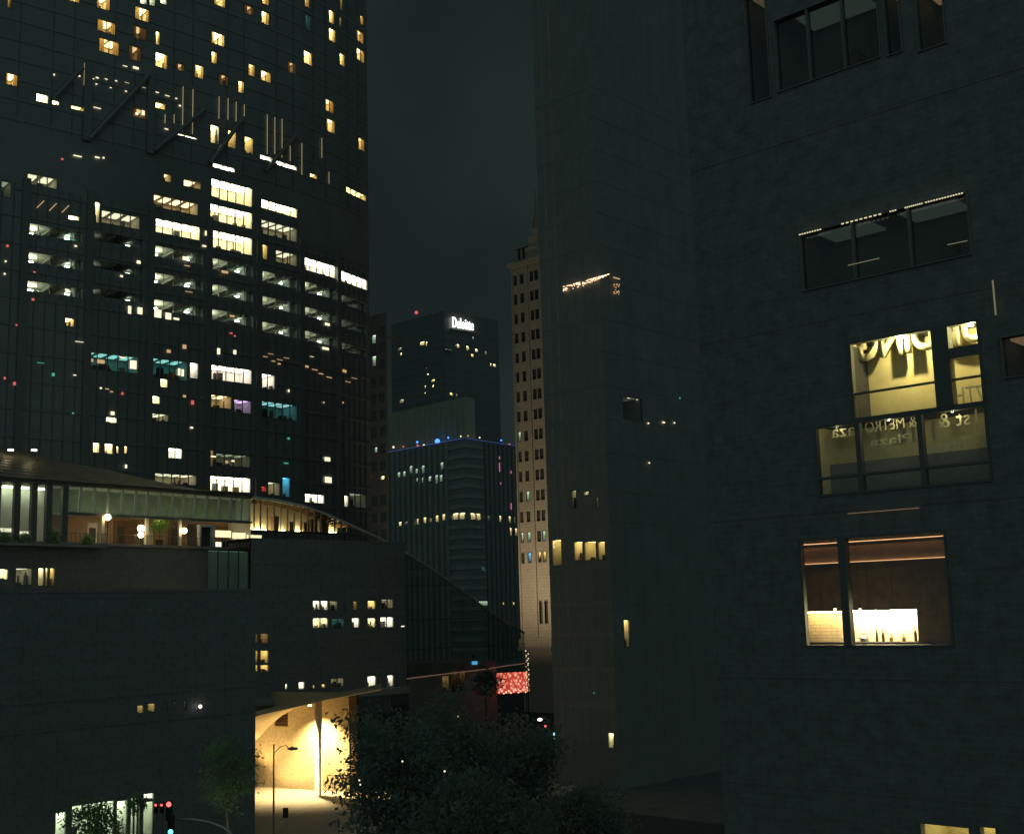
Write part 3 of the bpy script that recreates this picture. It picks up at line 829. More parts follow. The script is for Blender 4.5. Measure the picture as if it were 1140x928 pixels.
# downlight pool on the paving, from a lamp recessed in the canopy
dl = thing('downlight', 'round downlight recessed in the underside of the cream canopy', 'lamp', inn[6].lerp(outr[6], .5))
pd = inn[6].lerp(outr[6], .5) - Vector((0, 0, .25))
MB().tube([pd, pd + Vector((0, 0, .12))], .2, LM['up'], 12).build('lens', dl)
l = bpy.data.lights.new('downlight_beam', 'SPOT'); l.energy = 27000; l.color = (1, .74, .34); l.spot_size = R(120); l.spot_blend = .9; l.shadow_soft_size = .2
o = bpy.data.objects.new('downlight_beam', l); COL.objects.link(o); o.parent = dl; o.location = (0, 0, -.4)

# pavements and roads
def sheet(pts, z, m, name):
    return struct(MB().quad([(p[0], p[1], z) for p in pts], m), name)
a1, a2_ = PF.P(-60, 9, 0), PF.P(70, 9, 0)
pv = MB()
pv.hexa([PF.P(-70, 7, .001), PF.P(60, 7, .001), PF.P(60, -40, .001), PF.P(-70, -40, .001), PF.P(-70, 7, .13), PF.P(60, 7, .13), PF.P(60, -40, .13), PF.P(-70, -40, .13)], M['paving'])
struct(pv, 'pavement')
for q in range(12):
    pass
# ================================================================== ROOF PAVILION
VF = face_px(235, 152, 38)
pav = thing('roof_pavilion', 'lit glass pavilion with a sweeping slatted roof standing on the podium roof', 'pavilion', VF.P(-20, 0, 26))
vu0, _ = VF.hit(-40, 600); vu1, _ = VF.hit(279, 600)
def vz(x, y, off=0): return VF.hit(x, y, off)
floor_z = vz(200, 607)[1]
base = MB()
zb = vz(150, 662)[1]
base_holes = []
for (x0, x1, a, b, k) in [(-10, 9, 633, 645, 'office'), (17, 36, 632, 651, 'officed'), (42, 49, 632, 652, 'office'), (50, 53.5, 632, 652, 'office'), (55, 61, 632, 652, 'gold')]:
    window(pav, VF, base_holes, x0, x1, a, b, k, panes=1, depth=2.5, fw=.05)
KIND['green'] = ((.5, 1, .75), .12, 'white', .35, 0, 0, 2.0); LM['green'] = lamp_mat('dim_green_light', (.5, 1, .75), .12)
window(pav, VF, base_holes, 231, 277, 612, 656, 'green', panes=4, fw=.05)
wall_holes(base, VF, vu0, vu1, zb - 8, floor_z, base_holes, M['podium'])
base.quad([VF.P(vu0, 0, floor_z), VF.P(vu1, 0, floor_z), VF.P(vu1, -12, floor_z), VF.P(vu0, -12, floor_z)], M['podium'])
base.quad([VF.P(vu1, 0, zb - 8), VF.P(vu1, -12, zb - 8), VF.P(vu1, -12, floor_z), VF.P(vu1, 0, floor_z)], M['podium'])
base.box(VF, vu0, vu1 + .05, .005, .35, floor_z - .35, floor_z - .02, M['ledge'])
uv_face(base.build('base', pav), VF)
roof_z = vz(150, 546)[1]
mid_z = vz(160, 574)[1]
# back wall (set back 5 m), brown on the terrace, pale upstairs
bw = MB()
um0, _ = VF.hit(74, 575)
BK = -4.5
bw.quad([VF.P(um0, BK, floor_z), VF.P(vu1, BK, floor_z), VF.P(vu1, BK, mid_z), VF.P(um0, BK, mid_z)], M['brownwall'])
bw.quad([VF.P(vu0, BK, floor_z), VF.P(um0, BK, floor_z), VF.P(um0, BK, roof_z), VF.P(vu0, BK, roof_z)], M['white'])
bw.quad([VF.P(um0, BK + 1.5, mid_z), VF.P(vu1, BK + 1.5, mid_z), VF.P(vu1, BK + 1.5, roof_z), VF.P(um0, BK + 1.5, roof_z)], M['greenwall'])
bw.quad([VF.P(um0, 0, mid_z + .02), VF.P(vu1, 0, mid_z + .02), VF.P(vu1, BK, mid_z + .02), VF.P(um0, BK, mid_z + .02)], M['white'])
bw.quad([VF.P(vu0, 0, roof_z), VF.P(vu1, 0, roof_z), VF.P(vu1, BK, roof_z), VF.P(vu0, BK, roof_z)], M['white'])
bw.quad([VF.P(vu1, 0, floor_z), VF.P(vu1, BK, floor_z), VF.P(vu1, BK, roof_z), VF.P(vu1, 0, roof_z)], M['white'])
for (xa, xb, hh, mm) in [(97, 108, .8, 'whitesteel'), (99, 106, .62, 'darkfur'), (126, 152, .92, 'wood'), (131, 138, .7, 'darkfur'), (160, 170, .85, 'cream'), (187, 200, .9, 'wood'), (191, 197, .7, 'darkfur'), (209, 221, .9, 'darkfur'), (240, 262, .9, 'wood')]:
    ua, _ = VF.hit(xa, 590, BK); ub, _ = VF.hit(xb, 590, BK)
    bw.box(VF, ua, ub, BK + .01, BK + (.12 if mm == 'darkfur' else .06), floor_z + .01, floor_z + (mid_z - floor_z) * hh, M[mm])
bw.build('back_wall', pav)
bm = MB(); bm.box(VF, um0, vu1, -.2, .25, mid_z - .3, mid_z, M['mullion']); bm.box(VF, vu0, vu1, -.2, .4, roof_z - .02, roof_z + .35, M['ledge']); bm.build('beam', pav)
# tall posts left, pale fins right
for x in (18, 37, 53.5, 71.5, -4):
    u, _ = VF.hit(x, 575)
    MB().box(VF, u - .35, u + .35, -.25, .2, floor_z, roof_z, M['mullion']).build('post', pav)
for x in [88, 104, 119, 135, 150, 163, 177, 191, 204, 216, 229, 243, 256, 268]:
    u, _ = VF.hit(x, 560)
    MB().hexa([VF.P(u - .14, -.1, mid_z), VF.P(u + .14, -.1, mid_z), VF.P(u + .14, .1, mid_z), VF.P(u - .14, .1, mid_z),
               VF.P(u + .05, -.1, roof_z), VF.P(u + .3, -.1, roof_z), VF.P(u + .3, .1, roof_z), VF.P(u + .05, .1, roof_z)], M['whitesteel']).build('fin', pav)
for x in (115, 164, 201):
    u, _ = VF.hit(x, 590)
    MB().box(VF, u - .18, u + .18, -.3, 0, floor_z, mid_z - .3, M['whitesteel']).build('post', pav)
gl = MB()
gl.quad([VF.P(um0, -.14, mid_z), VF.P(vu1, -.14, mid_z), VF.P(vu1, -.14, roof_z), VF.P(um0, -.14, roof_z)], M['dimglass'])
gl.quad([VF.P(vu0, -.14, floor_z), VF.P(um0, -.14, floor_z), VF.P(um0, -.14, roof_z), VF.P(vu0, -.14, roof_z)], M['dimglass'])
gl.build('glass', pav)
LM['pavw'] = lamp_mat('pavilion_light', (.95, 1, .66), 9.0)
LM['pavd'] = lamp_mat('pavilion_dim_light', (.98, 1, .62), 4.2)
LM['pavo'] = lamp_mat('terrace_light', (1, .74, .38), 10)
pl_ = MB()
for (xa, xb, m) in [(-30, 14, 'pavd'), (22, 34, 'pavw'), (40, 50, 'pavw'), (56, 68, 'pavw')]:
    a, _ = VF.hit(xa, 575); b, _ = VF.hit(xb, 575)
    pl_.box(VF, a, b, BK + .5, BK + 1.1, roof_z - .2, roof_z - .1, LM[m])
for x in range(92, 276, 16):
    a, _ = VF.hit(x, 560); pl_.box(VF, a, a + .9, BK + 2.6, BK + 2.9, mid_z + .05, mid_z + .12, LM['pavd'])
for x in range(80, 276, 26):
    a, _ = VF.hit(x, 575); pl_.box(VF, a, a + .5, -1.9, -1.5, mid_z - .12, mid_z - .04, LM['pavo'])
pl_.build('ceiling_light', pav)
# bright strip and lit panels at the right
LM['panel'] = lamp_mat('lit_menu_panel', (1, .85, .45), 1.2)
for (xa, xb, a, b) in [(240, 257, 590, 597.5), (259, 273, 592.5, 600), (275, 291, 595, 601.5)]:
    ua, za = VF.hit(xa, a, -.5); ub, _ = VF.hit(xb, b, -.5); _, zb_ = VF.hit(xa, b, -.5)
    MB().box(VF, ua, ub, -.55, -.45, zb_, za, LM['panel']).build('lit_panel', pav)
LM['panel2'] = lamp_mat('bright_bar_panel', (1, .85, .62), 1.6)
for (xa, xb, a, b) in [(240, 246, 603, 609), (0, 13, 587.5, 591.5), (21, 36, 591, 594)]:
    ua, za = VF.hit(xa, a, -.5); ub, _ = VF.hit(xb, b, -.5); _, zb_ = VF.hit(xa, b, -.5)
    MB().box(VF, ua, ub, -.55, -.45, zb_, za, LM['panel2']).build('lit_panel', pav)
# door frame
df = MB()
ua, dz1 = VF.hit(222, 586); ub, _ = VF.hit(238, 596); _, dz0 = VF.hit(222, 608)
dz0 = floor_z
df.box(VF, ua, ua + .25, -.5, .1, dz0, dz1, M['whitesteel']); df.box(VF, ub - .25, ub, -.5, .1, dz0, dz1, M['whitesteel']); df.box(VF, ua, ub, -.5, .12, dz1, dz1 + .25, M['whitesteel'])
df.quad([VF.P(ua, -.4, dz0), VF.P(ub, -.4, dz0), VF.P(ub, -.4, dz1), VF.P(ua, -.4, dz1)], M['darkfur'])
df.build('door', pav)
# terrace guard rail and furniture silhouettes
rl = MB()
ra, _ = VF.hit(168, 600)
rl.box(VF, um0, vu1, .12, .17, floor_z + 1.0, floor_z + 1.06, M['mullion'])
q = um0
while q < vu1:
    rl.box(VF, q, q + .05, .12, .17, floor_z - .3, floor_z + 1.0, M['mullion']); q += .55
rl.build('guard_rail', pav)
# sweeping slatted roof
top_px = [(-40, 492), (0, 499), (30, 504), (60, 511), (90, 518), (120, 524), (150, 531), (180, 538), (215, 546), (250, 553), (282, 561)]
rf = MB()
N = 11
ROOFD = 9
front, rear = [], []
for (x, y) in top_px:
    u, zt = VF.hit(x, y, -ROOFD)
    rear.append(VF.P(u, -ROOFD, zt))
    u2, zf = VF.hit(x, 543 + max(0, (x - 150)) * .12, .9)
    front.append(VF.P(u2, .9, max(zf, roof_z + .36)))
for i in range(len(top_px) - 1):
    for j in range(16):
        a, b = j / 16, (j + .72) / 16
        s = lambda k, t: front[k].lerp(rear[k], t) + Vector((0, 0, .9 * math.sin(math.pi * t) * max(0, 1 - k / 10)))
        p = [s(i, a), s(i + 1, a), s(i + 1, b), s(i, b)]
        rf.hexa(p + [v + Vector((0, 0, .12)) for v in p], M['roofmetal'])
rf.build('roof', pav)
rs = MB()
for i in range(len(top_px) - 1):
    dn = Vector((0, 0, -.2))
    rs.quad([front[i] + dn, front[i + 1] + dn, rear[i + 1] + dn, rear[i] + dn], M['ledge'])
rs.build('roof_soffit', pav)
LM['roofl'] = lamp_mat('roof_floodlight', (1, .88, .5), 12)
rfl = MB()
for x in (-14, 12, 38):
    u, z = VF.hit(x, 507, -3)
    rfl.box(VF, u - .25, u + .25, -3.2, -2.9, z + .55, z + .7, LM['roofl'])
rfl.build('roof_light', pav)

# globe lamps on the terrace
LM['globe2'] = lamp_mat('warm_globe_glow', (1, .74, .34), 9)
gp = None
for (x, y, lab) in [(120, 575.5, 'leftmost warm globe lamp on the pavilion terrace, beside the brown wall'), (157, 588, 'largest warm globe lamp on the terrace, left of the potted tree'), (205, 590.5, 'rightmost warm globe lamp on the terrace, right of the potted tree')]:
    u, z = VF.hit(x, y, .5)
    loc = VF.P(u, .5, floor_z)
    r = .42 if x == 157 else .36
    t = thing('globe_lamp', lab, 'lamp', loc, 'globe lamps on the pavilion terrace')
    MB().sphere(VF.P(u, .5, z), r, LM['globe2']).build('globe', t, True)
    if x == 157: MB().sphere(VF.P(u, .5, z - .75), .34, LM['globe2']).build('globe', t, True)
    MB().tube([loc, VF.P(u, .5, z - r)], .05, M['blackmetal']).build('pole', t)

# golden lobby under the swooping roof edge, right of the pavilion
GF = face_px(280, 158, 43)
lob = thing('glass_lobby', 'golden glass lobby tucked under the curved roof edge beside the pavilion', 'lobby', GF.P(4, 0, 27))
arc_px = [(276, 554), (290, 555.5), (305, 557.5), (320, 560), (335, 563.5), (350, 568), (365, 574), (380, 580.5), (392, 586)]
_, gz0 = GF.hit(300, 590)
lbm = MB()
cols_ = []
for (x, y) in arc_px:
    u, z = GF.hit(x, y); cols_.append((u, max(z, gz0 + .05)))
GD = 3.2
for i in range(len(cols_) - 1):
    (ua, za), (ub, zb_) = cols_[i], cols_[i + 1]
    lbm.quad([GF.P(ua, -GD, gz0), GF.P(ub, -GD, gz0), GF.P(ub, -GD, zb_), GF.P(ua, -GD, za)], M['cream'])
    lbm.quad([GF.P(ua, 0, za), GF.P(ub, 0, zb_), GF.P(ub, -GD, zb_), GF.P(ua, -GD, za)], M['wood'])
    for s_ in range(3):     # boarded timber ceiling ribs
        uu = ua + (ub - ua) * s_ / 3; zz = za + (zb_ - za) * s_ / 3
        lbm.box(GF, uu, uu + .12, -GD + .1, -.15, zz - .22, zz - .02, M['wood'])
lbm.quad([GF.P(cols_[0][0], 0, gz0), GF.P(cols_[-1][0], 0, gz0), GF.P(cols_[-1][0], -GD, gz0), GF.P(cols_[0][0], -GD, gz0)], M['carpet'])
lbm.quad([GF.P(cols_[0][0], 0, gz0), GF.P(cols_[0][0], -GD, gz0), GF.P(cols_[0][0], -GD, cols_[0][1]), GF.P(cols_[0][0], 0, cols_[0][1])], M['cream'])
for x in (318, 336, 352, 361, 372):
    u, _ = GF.hit(x, 585); lbm.box(GF, u - .5, u + .4, -2.6, -2.0, gz0 + .002, gz0 + rnd.uniform(1.2, 2.6), M['wood'])
lbm.build('interior', lob)
LM['lobl'] = lamp_mat('lobby_cove_light', (1, .78, .34), 34)
lm_ = MB()
for (xa, xb) in [(279, 293), (296, 311), (322, 331), (343, 350), (378, 388)]:
    ua, _ = GF.hit(xa, 586); ub, _ = GF.hit(xb, 586)
    lm_.box(GF, ua, ub, -2.9, -2.75, gz0 + .05, gz0 + .3, LM['lobl'])
lm_.build('cove_light', lob)
gm = MB()
gl = MB()
for i in range(len(cols_) - 1):
    (ua, za), (ub, zb_) = cols_[i], cols_[i + 1]
    gl.quad([GF.P(ua, -.05, gz0), GF.P(ub, -.05, gz0), GF.P(ub, -.05, zb_), GF.P(ua, -.05, za)], M['glass'])
    gm.box(GF, ua - .07, ua + .07, -.1, .1, gz0, za, M['mullion'])
    um, zm = (ua + ub) / 2, (za + zb_) / 2
    gm.box(GF, um - .05, um + .05, -.1, .1, gz0, zm, M['mullion'])
gl.build('glass', lob); gm.build('mullion', lob)

# ================================================================== ATRIUM with swooping edge beam
atr_px = [(276, 553, 157.5), (305, 556.5, 160), (335, 562.5, 164), (365, 573, 168), (392, 585, 172), (415, 595.5, 176), (440, 608, 180), (465, 623, 185), (490, 640, 191), (515, 658, 197), (540, 677, 204), (562, 692, 210), (583, 704, 216)]
atr = thing('glass_atrium', 'dim sloping glass atrium with a curved roof edge running down to the stone tower', 'atrium', at(500, 700, 195).xy.to_3d())
pts = [at(*q) for q in atr_px]
MB().tube(pts, .2, M['whitesteel'], 8).build('edge_beam', atr, True)
bot_px = [(440, 757), (465, 753.5), (490, 750.5), (515, 747.5), (540, 744.5), (562, 741), (584, 738)]
bots = [at(x, y, atr_px[6 + i][2]) for i, (x, y) in enumerate(bot_px)]
tops = pts[6:]
gl = MB()
for i in range(len(bots) - 1):
    gl.quad([bots[i], bots[i + 1], tops[i + 1], tops[i]], M['tint'])
gl.build('glass', atr)
mb = MB()
for (pl2) in ([(440, 652), (505, 651)], [(440, 690), (556, 687)], [(440, 724), (584, 716)], [(440, 634), (480, 632)]):
    (xa, ya), (xb, yb) = pl2
    Ya = 180 + (xa - 440) * .25; Yb = 180 + (xb - 440) * .25
    mb.tube([at(xa, ya, Ya), at((xa + xb) / 2, (ya + yb) / 2, (Ya + Yb) / 2), at(xb, yb, Yb)], .07, M['ledge'], 5)
for i in range(1, len(bots)):
    mb.tube([bots[i], tops[i]], .05, M['mullion'], 5)
mb.build('mullion', atr)
LM['pinkline'] = lamp_mat('pinkish_edge_light', (1, .45, .30), 0.10)  # light along the beam edge put in as its own faint glow
MB().tube([at(330, 769, 168), at(395, 762, 174)] + bots, .10, LM['pinkline'], 6).build('lit_edge', atr, True)

# ================================================================== OFFICE BLOCK behind the tower's right edge
OF = face_px(434, 262, A_DEG)
blk = thing('office_block', 'narrow dark gridded office block half hidden behind the glass tower', 'building', OF.P(4, 0, 0))
oh = []
_, oz = OF.hit(420, 350)
for (x0, x1, a, b, k) in [(414, 418.5, 373.5, 383, 'tinyg'), (414.3, 418.7, 397, 408, 'tinyg'), (406, 410, 499, 506, 'tinyg'), (417, 420, 498, 504, 'tinyg'), (424, 428, 530, 534, 'tinyw'), (411.5, 414, 528, 535, 'dimg'), (396, 399, 522, 528, 'tinyg')]:
    window(blk, OF, oh, x0, x1, a, b, k, panes=1, fw=.04)
ou1, _ = OF.hit(375, 600)
ow = MB()
wall_holes(ow, OF, 0, ou1, 0, oz, oh, M['greywall'])
EF = Face((OF.O.x, OF.O.y), math.degrees(math.atan2(OF.O.x, OF.O.y)) - 4)
ow.quad([EF.P(0, 0, 0), EF.P(25, 0, 0), EF.P(25, 0, oz), EF.P(0, 0, oz)], M['greywall'])
ow.quad([OF.P(0, 0, oz), OF.P(ou1, 0, oz), OF.P(ou1, -25, oz), EF.P(25, 0, oz)], M['greywall'])
ow.build('wall', blk)
z = 36
while z < oz - 2:
    u = .8
    while u < ou1 - 1.5:
        if not any(h[0] < u + 1.9 and h[1] > u - .1 and h[2] < z + 2.1 and h[3] > z - .1 for h in oh):
            MB().box(OF, u, u + 1.7, .005, .05, z, z + 2.0, M['decopane']).build('window', blk)
        u += 2.8
    z += 3.7


# ================================================================== BUILDING WITH THE BLUE LIGHT LINE
BF = face_px(522, 455, A_DEG + 4)      # left face, corner at px 522
BR = Face((BF.O.x, BF.O.y), 36)        # right face
crn = thing('blue_lit_office', 'dark office block with a thin blue light line along its roof edge', 'building', BF.P(0, 0, 0))
bu, _ = BF.hit(424, 500)
bz = BF.hit(522, 487)[1]
bru, _ = BR.hit(600, 500)
bh, brh = [], []
for (x, a, b) in [(444, 526, 531), (450, 525, 530.5), (457.5, 519, 527), (464, 522, 527), (471, 518.5, 527), (492, 515, 522.5), (465, 532, 536), (471, 531.5, 537), (478.5, 530.5, 536), (486, 529, 538.5), (491, 529, 536), (445.5, 581, 585), (452, 580.5, 584.5), (465.6, 577.5, 584), (473, 576, 582.5), (479, 577, 581), (486.6, 574, 581), (494, 572.5, 579)]:
    window(crn, BF, bh, x - 1.6, x + 1.6, a, b, 'officed' if x in (479, 452) else ('tinyg' if b < 540 else 'tinyw'), panes=1, fw=.05)
for (x0, x1, a, b) in [(504, 510.5, 571.5, 578.5), (511.5, 518, 571, 578)]:
    window(crn, BF, bh, x0, x1, a, b, 'tinyw', panes=1, fw=.06)
for (x0, x1, a, b, k) in [(524, 529.5, 571, 578, 'tinyw'), (530.5, 535, 571.5, 578.5, 'tinyw'), (543, 545.5, 573.5, 579, 'officed'), (556, 558.3, 574, 581, 'tinyw'), (566.5, 568.8, 574.5, 582, 'tinyw'), (567.5, 570, 587.5, 596, 'tinyw'), (573.5, 576, 588, 596, 'tinyw'), (572, 574, 575, 582, 'officed'), (536.5, 541, 630.5, 636.5, 'tealb'), (533, 543, 669, 673.8, 'tinyg'), (530, 532.5, 666, 672, 'tealb'), (559.5, 561.5, 670, 673, 'gold'), (571, 573, 670, 673, 'gold')]:
    window(crn, BR, brh, x0, x1, a, b, k, panes=1, fw=.05)
cw = MB()
wall_holes(cw, BF, 0, bu, 0, bz, bh, M['farglass'])
wall_holes(cw, BR, 0, bru, 0, bz, brh, M['farglass'])
cw.quad([BF.P(0, 0, bz), BF.P(bu, 0, bz), BF.P(bu, -40, bz), BR.P(bru, 0, bz)], M['greywall'])
cw.build('wall', crn)
pb = MB()
uc, _ = BF.hit(499, 560)
u = uc
while u < bu:
    strip_minus(pb, BF, u - .55, u + .55, .02, .7, 2, bz, bh, M['pilaster'], True); u += 3.35
z = 6
while z < bz - 2:
    strip_minus(pb, BF, .05, uc - .6, .02, .35, z, z + 1.5, bh, M['pilaster'])
    strip_minus(pb, BR, .05, bru * .22, .02, .3, z + .1, z + 1.4, brh, M['pilaster'])
    z += 3.75
u = bru * .24
while u < bru:
    strip_minus(pb, BR, u - .3, u + .3, .02, .35, 2, bz, brh, M['mullion'], True); u += 2.9
pb.build('pilaster', crn)
# penthouse
pz1 = BF.hit(519, 443, -6)[1]
ph_ = MB()
pa, _ = BF.hit(517.5, 460, -4); pbb, _ = BF.hit(428, 470, -4)
ph_.box(BF, pa, pbb, -9, -4, bz, pz1, M['pent'])
u = pa + 1
while u < pbb:
    ph_.box(BF, u, u + .7, -3.99, -3.6, bz + .3, pz1 - .1, M['pent']); u += 3.3
ph_.build('penthouse', crn)
LM['blue_line'] = lamp_mat('blue_light_line', (.05, .14, 1), 0.16)
LM['blue_spot'] = lamp_mat('blue_flood', (.06, .25, 1), 2.2)
ln = MB()
ln.box(BF, 0, bu, .72, .9, bz - .1, bz + .12, LM['blue_line'])
ln.box(BR, 0, bru, .4, .6, bz - .1, bz + .08, LM['blue_line'])
ln.build('light_line', crn)
for (x, y, r, m) in [(487, 492, 1.0, 'blue_spot'), (464.5, 492, .45, 'blue_spot'), (499, 487, .35, 'blue_spot'), (438, 497.5, .45, 'dotw'), (449, 497, .4, 'dotr'), (465, 496, .5, 'dotr'), (472, 495.5, .45, 'dotw'), (558, 490, .35, 'blue_spot'), (567, 494.5, .4, 'dotr'), (513, 485.5, .3, 'dotw'), (521, 485, .3, 'doto'), (534, 487, .3, 'dotw')]:
    f_ = BF if x < 522 else BR
    u, z = f_.hit(x, y, -.8)
    MB().sphere(f_.P(u, -.8, max(z, bz + r)), r, LM[m], 6).build('roof_lamp', crn)
LM['pinkneon'] = lamp_mat('pink_neon', (1, .2, .45), .5)  # pink sign light reflected in the facade, put in as glowing strips
for (x, a, b) in [(555, 508, 511), (555, 515, 525), (556.3, 537, 539), (568, 524, 527), (568, 560, 567)]:
    u, z1 = BR.hit(x, a); _, z0 = BR.hit(x, b)
    MB().box(BR, u - .25, u + .25, .4, .5, z0, z1, LM['pinkneon']).build('neon', crn)

# ================================================================== FAR TOWER WITH WHITE ROOF SIGN
DF = face_px(560, 640, 40)             # face running right, seen behind the blue-lit block
DF = face_px(500, 640, 50)
far = thing('far_tower', 'distant dark tower carrying a glowing white name sign at its top', 'tower', DF.P(0, 0, 0))
DL = Face((DF.O.x, DF.O.y), A_DEG)
dz = DF.hit(500, 347)[1]
du, _ = DF.hit(556, 420); dl_, _ = DL.hit(436, 420)
dh, dlh = [], []
for (x, y, w, h, k) in [(510, 385, 3, 4, 'tinyw'), (520.5, 387.5, 3, 5, 'tinyw'), (526, 395.5, 3, 3, 'gold'), (530.5, 390, 3, 3.5, 'tinyw'), (541, 392.5, 2.2, 4, 'officed'), (546.5, 406, 1.7, 3.5, 'tinyw'), (550.5, 406.5, 3, 3, 'tinyw'), (508, 384.5, 2, 2, 'officed'), (502.5, 438.5, 3.5, 3, 'gold'), (508.5, 440, 2, 4, 'officed'), (526.7, 376, 1.5, 2.5, 'tinyg')]:
    window(far, DF, dh, x - w / 2, x + w / 2, y - h / 2, y + h / 2, k, panes=1, fw=.08)
for (x, y, w, h, k) in [(470, 383, 5, 4, 'tinyw'), (474.8, 383, 2, 4.5, 'tinyw'), (445, 389, 4, 3.5, 'officed'), (446.5, 394.5, 2, 3, 'tinyw'), (476.5, 417, 2, 2, 'tinyw'), (482, 424, 4, 2.5, 'gold'), (482, 430, 2, 2.5, 'tinyw'), (473.5, 430.5, 1.5, 2.5, 'tinyw'), (447, 447, 5, 4, 'officed'), (474.5, 410, 1.5, 2, 'officed'), (496.3, 389, 1.8, 2, 'officed'), (473.3, 437.5, 1.4, 1.6, 'tinyw')]:
    window(far, DL, dlh, x - w / 2, x + w / 2, y - h / 2, y + h / 2, k, panes=1, fw=.08)
dw = MB()
wall_holes(dw, DF, 0, du, 0, dz, dh, M['fartower']); wall_holes(dw, DL, 0, dl_, 0, dz, dlh, M['fartower'])
dw.quad([DF.P(0, 0, dz), DF.P(du, 0, dz), DF.P(du, 0, dz) + (DL.P(dl_, 0, dz) - DL.P(0, 0, dz)), DL.P(dl_, 0, dz)], M['fartower'])
dw.build('wall', far)
db = MB()
z = 60
while z < dz - 6:
    strip_minus(db, DF, .05, du, .02, .12, z, z + 1.2, dh, M['fartower'])
    strip_minus(db, DL, .05, dl_, .02, .12, z, z + 1.2, dlh, M['fartower'])
    z += 4
db.build('floor_band', far)
def text_mesh(s, size, extrude, bold=0.0):
    c = bpy.data.curves.new('lettering', 'FONT'); c.body = s; c.size = size; c.offset = bold; c.extrude = extrude; c.resolution_u = 3
    o = bpy.data.objects.new('lettering', c); COL.objects.link(o)
    dg = bpy.context.evaluated_depsgraph_get()
    me = bpy.data.meshes.new_from_object(o.evaluated_get(dg))
    bpy.data.objects.remove(o); bpy.data.curves.remove(c)
    return me
def letters(s, fc, u, n, z, width, m, parent, name='lettering', flip=1, extrude=.02, height=None, bold=0.0):
    """letters standing on the facade: x runs along +u (flip=1) or -u, y runs up"""
    me = text_mesh(s, 1.0, 0.0, bold)
    xs = [v.co.x for v in me.vertices]; ys = [v.co.y for v in me.vertices]
    sx = width / (max(xs) - min(xs)); sy = sx if height is None else height / (max(ys) - min(ys))
    x0, y0 = min(xs), min(ys)
    bm_ = bmesh.new(); bm_.from_mesh(me)
    bmesh.ops.dissolve_limit(bm_, angle_limit=.01, verts=bm_.verts, edges=bm_.edges)
    ext = bmesh.ops.extrude_face_region(bm_, geom=bm_.faces[:])
    for v in ext['geom']:
        if isinstance(v, bmesh.types.BMVert): v.co.z += 1.0
    bm_.to_mesh(me); bm_.free()
    off = Vector((0, 0, 0)); p = parent
    while p is not None: off += p.location; p = p.parent
    for v in me.vertices:
        v.co = fc.P(u + flip * (v.co.x - x0) * sx, n + v.co.z * extrude, z + (v.co.y - y0) * sy) - off
    me.materials.clear(); me.materials.append(m)
    o = bpy.data.objects.new(name, me); COL.objects.link(o); o.parent = parent
    return o
LM['signw'] = lamp_mat('white_sign_letters', (1, .98, .92), 2)
ua, za = DF.hit(502, 366); ub, zt = DF.hit(525.5, 371)
_, z_top = DF.hit(502, 354.5)
sg = thing('roof_sign', 'glowing white name sign mounted on top of the distant dark tower', 'sign', DF.P(ua, 1.2, za))
letters('Deloitte', DF, ua, 1.2, za + .6, ub - ua, LM['signw'], sg, extrude=.5, height=z_top - za, bold=.008)
MB().box(DF, ua - .5, ub + .5, .3, 1.1, za - .6, za + .2, M['steel']).build('frame', sg)
u, z = DL.hit(459, 347)
MB().tube([DL.P(u, -3, dz - 1), DL.P(u, -3, z)], .2, M['steel']).build('mast', far)
MB().sphere(DL.P(u, -3, z), 1.0, LM['dotr'], 6).build('beacon', far)

# ================================================================== OLD STONE TOWER
SF = face_px(613, 250, A_DEG, 640)
deco = thing('stone_tower', 'tall narrow beige stone tower with paired windows, a ledge and a thin spire', 'tower', SF.P(4, 0, 0))
su, _ = SF.hit(579.5, 640)
cz = SF.hit(569, 298)[1]
sh = []
deco_w = []
rows_px = []
y = 305.5
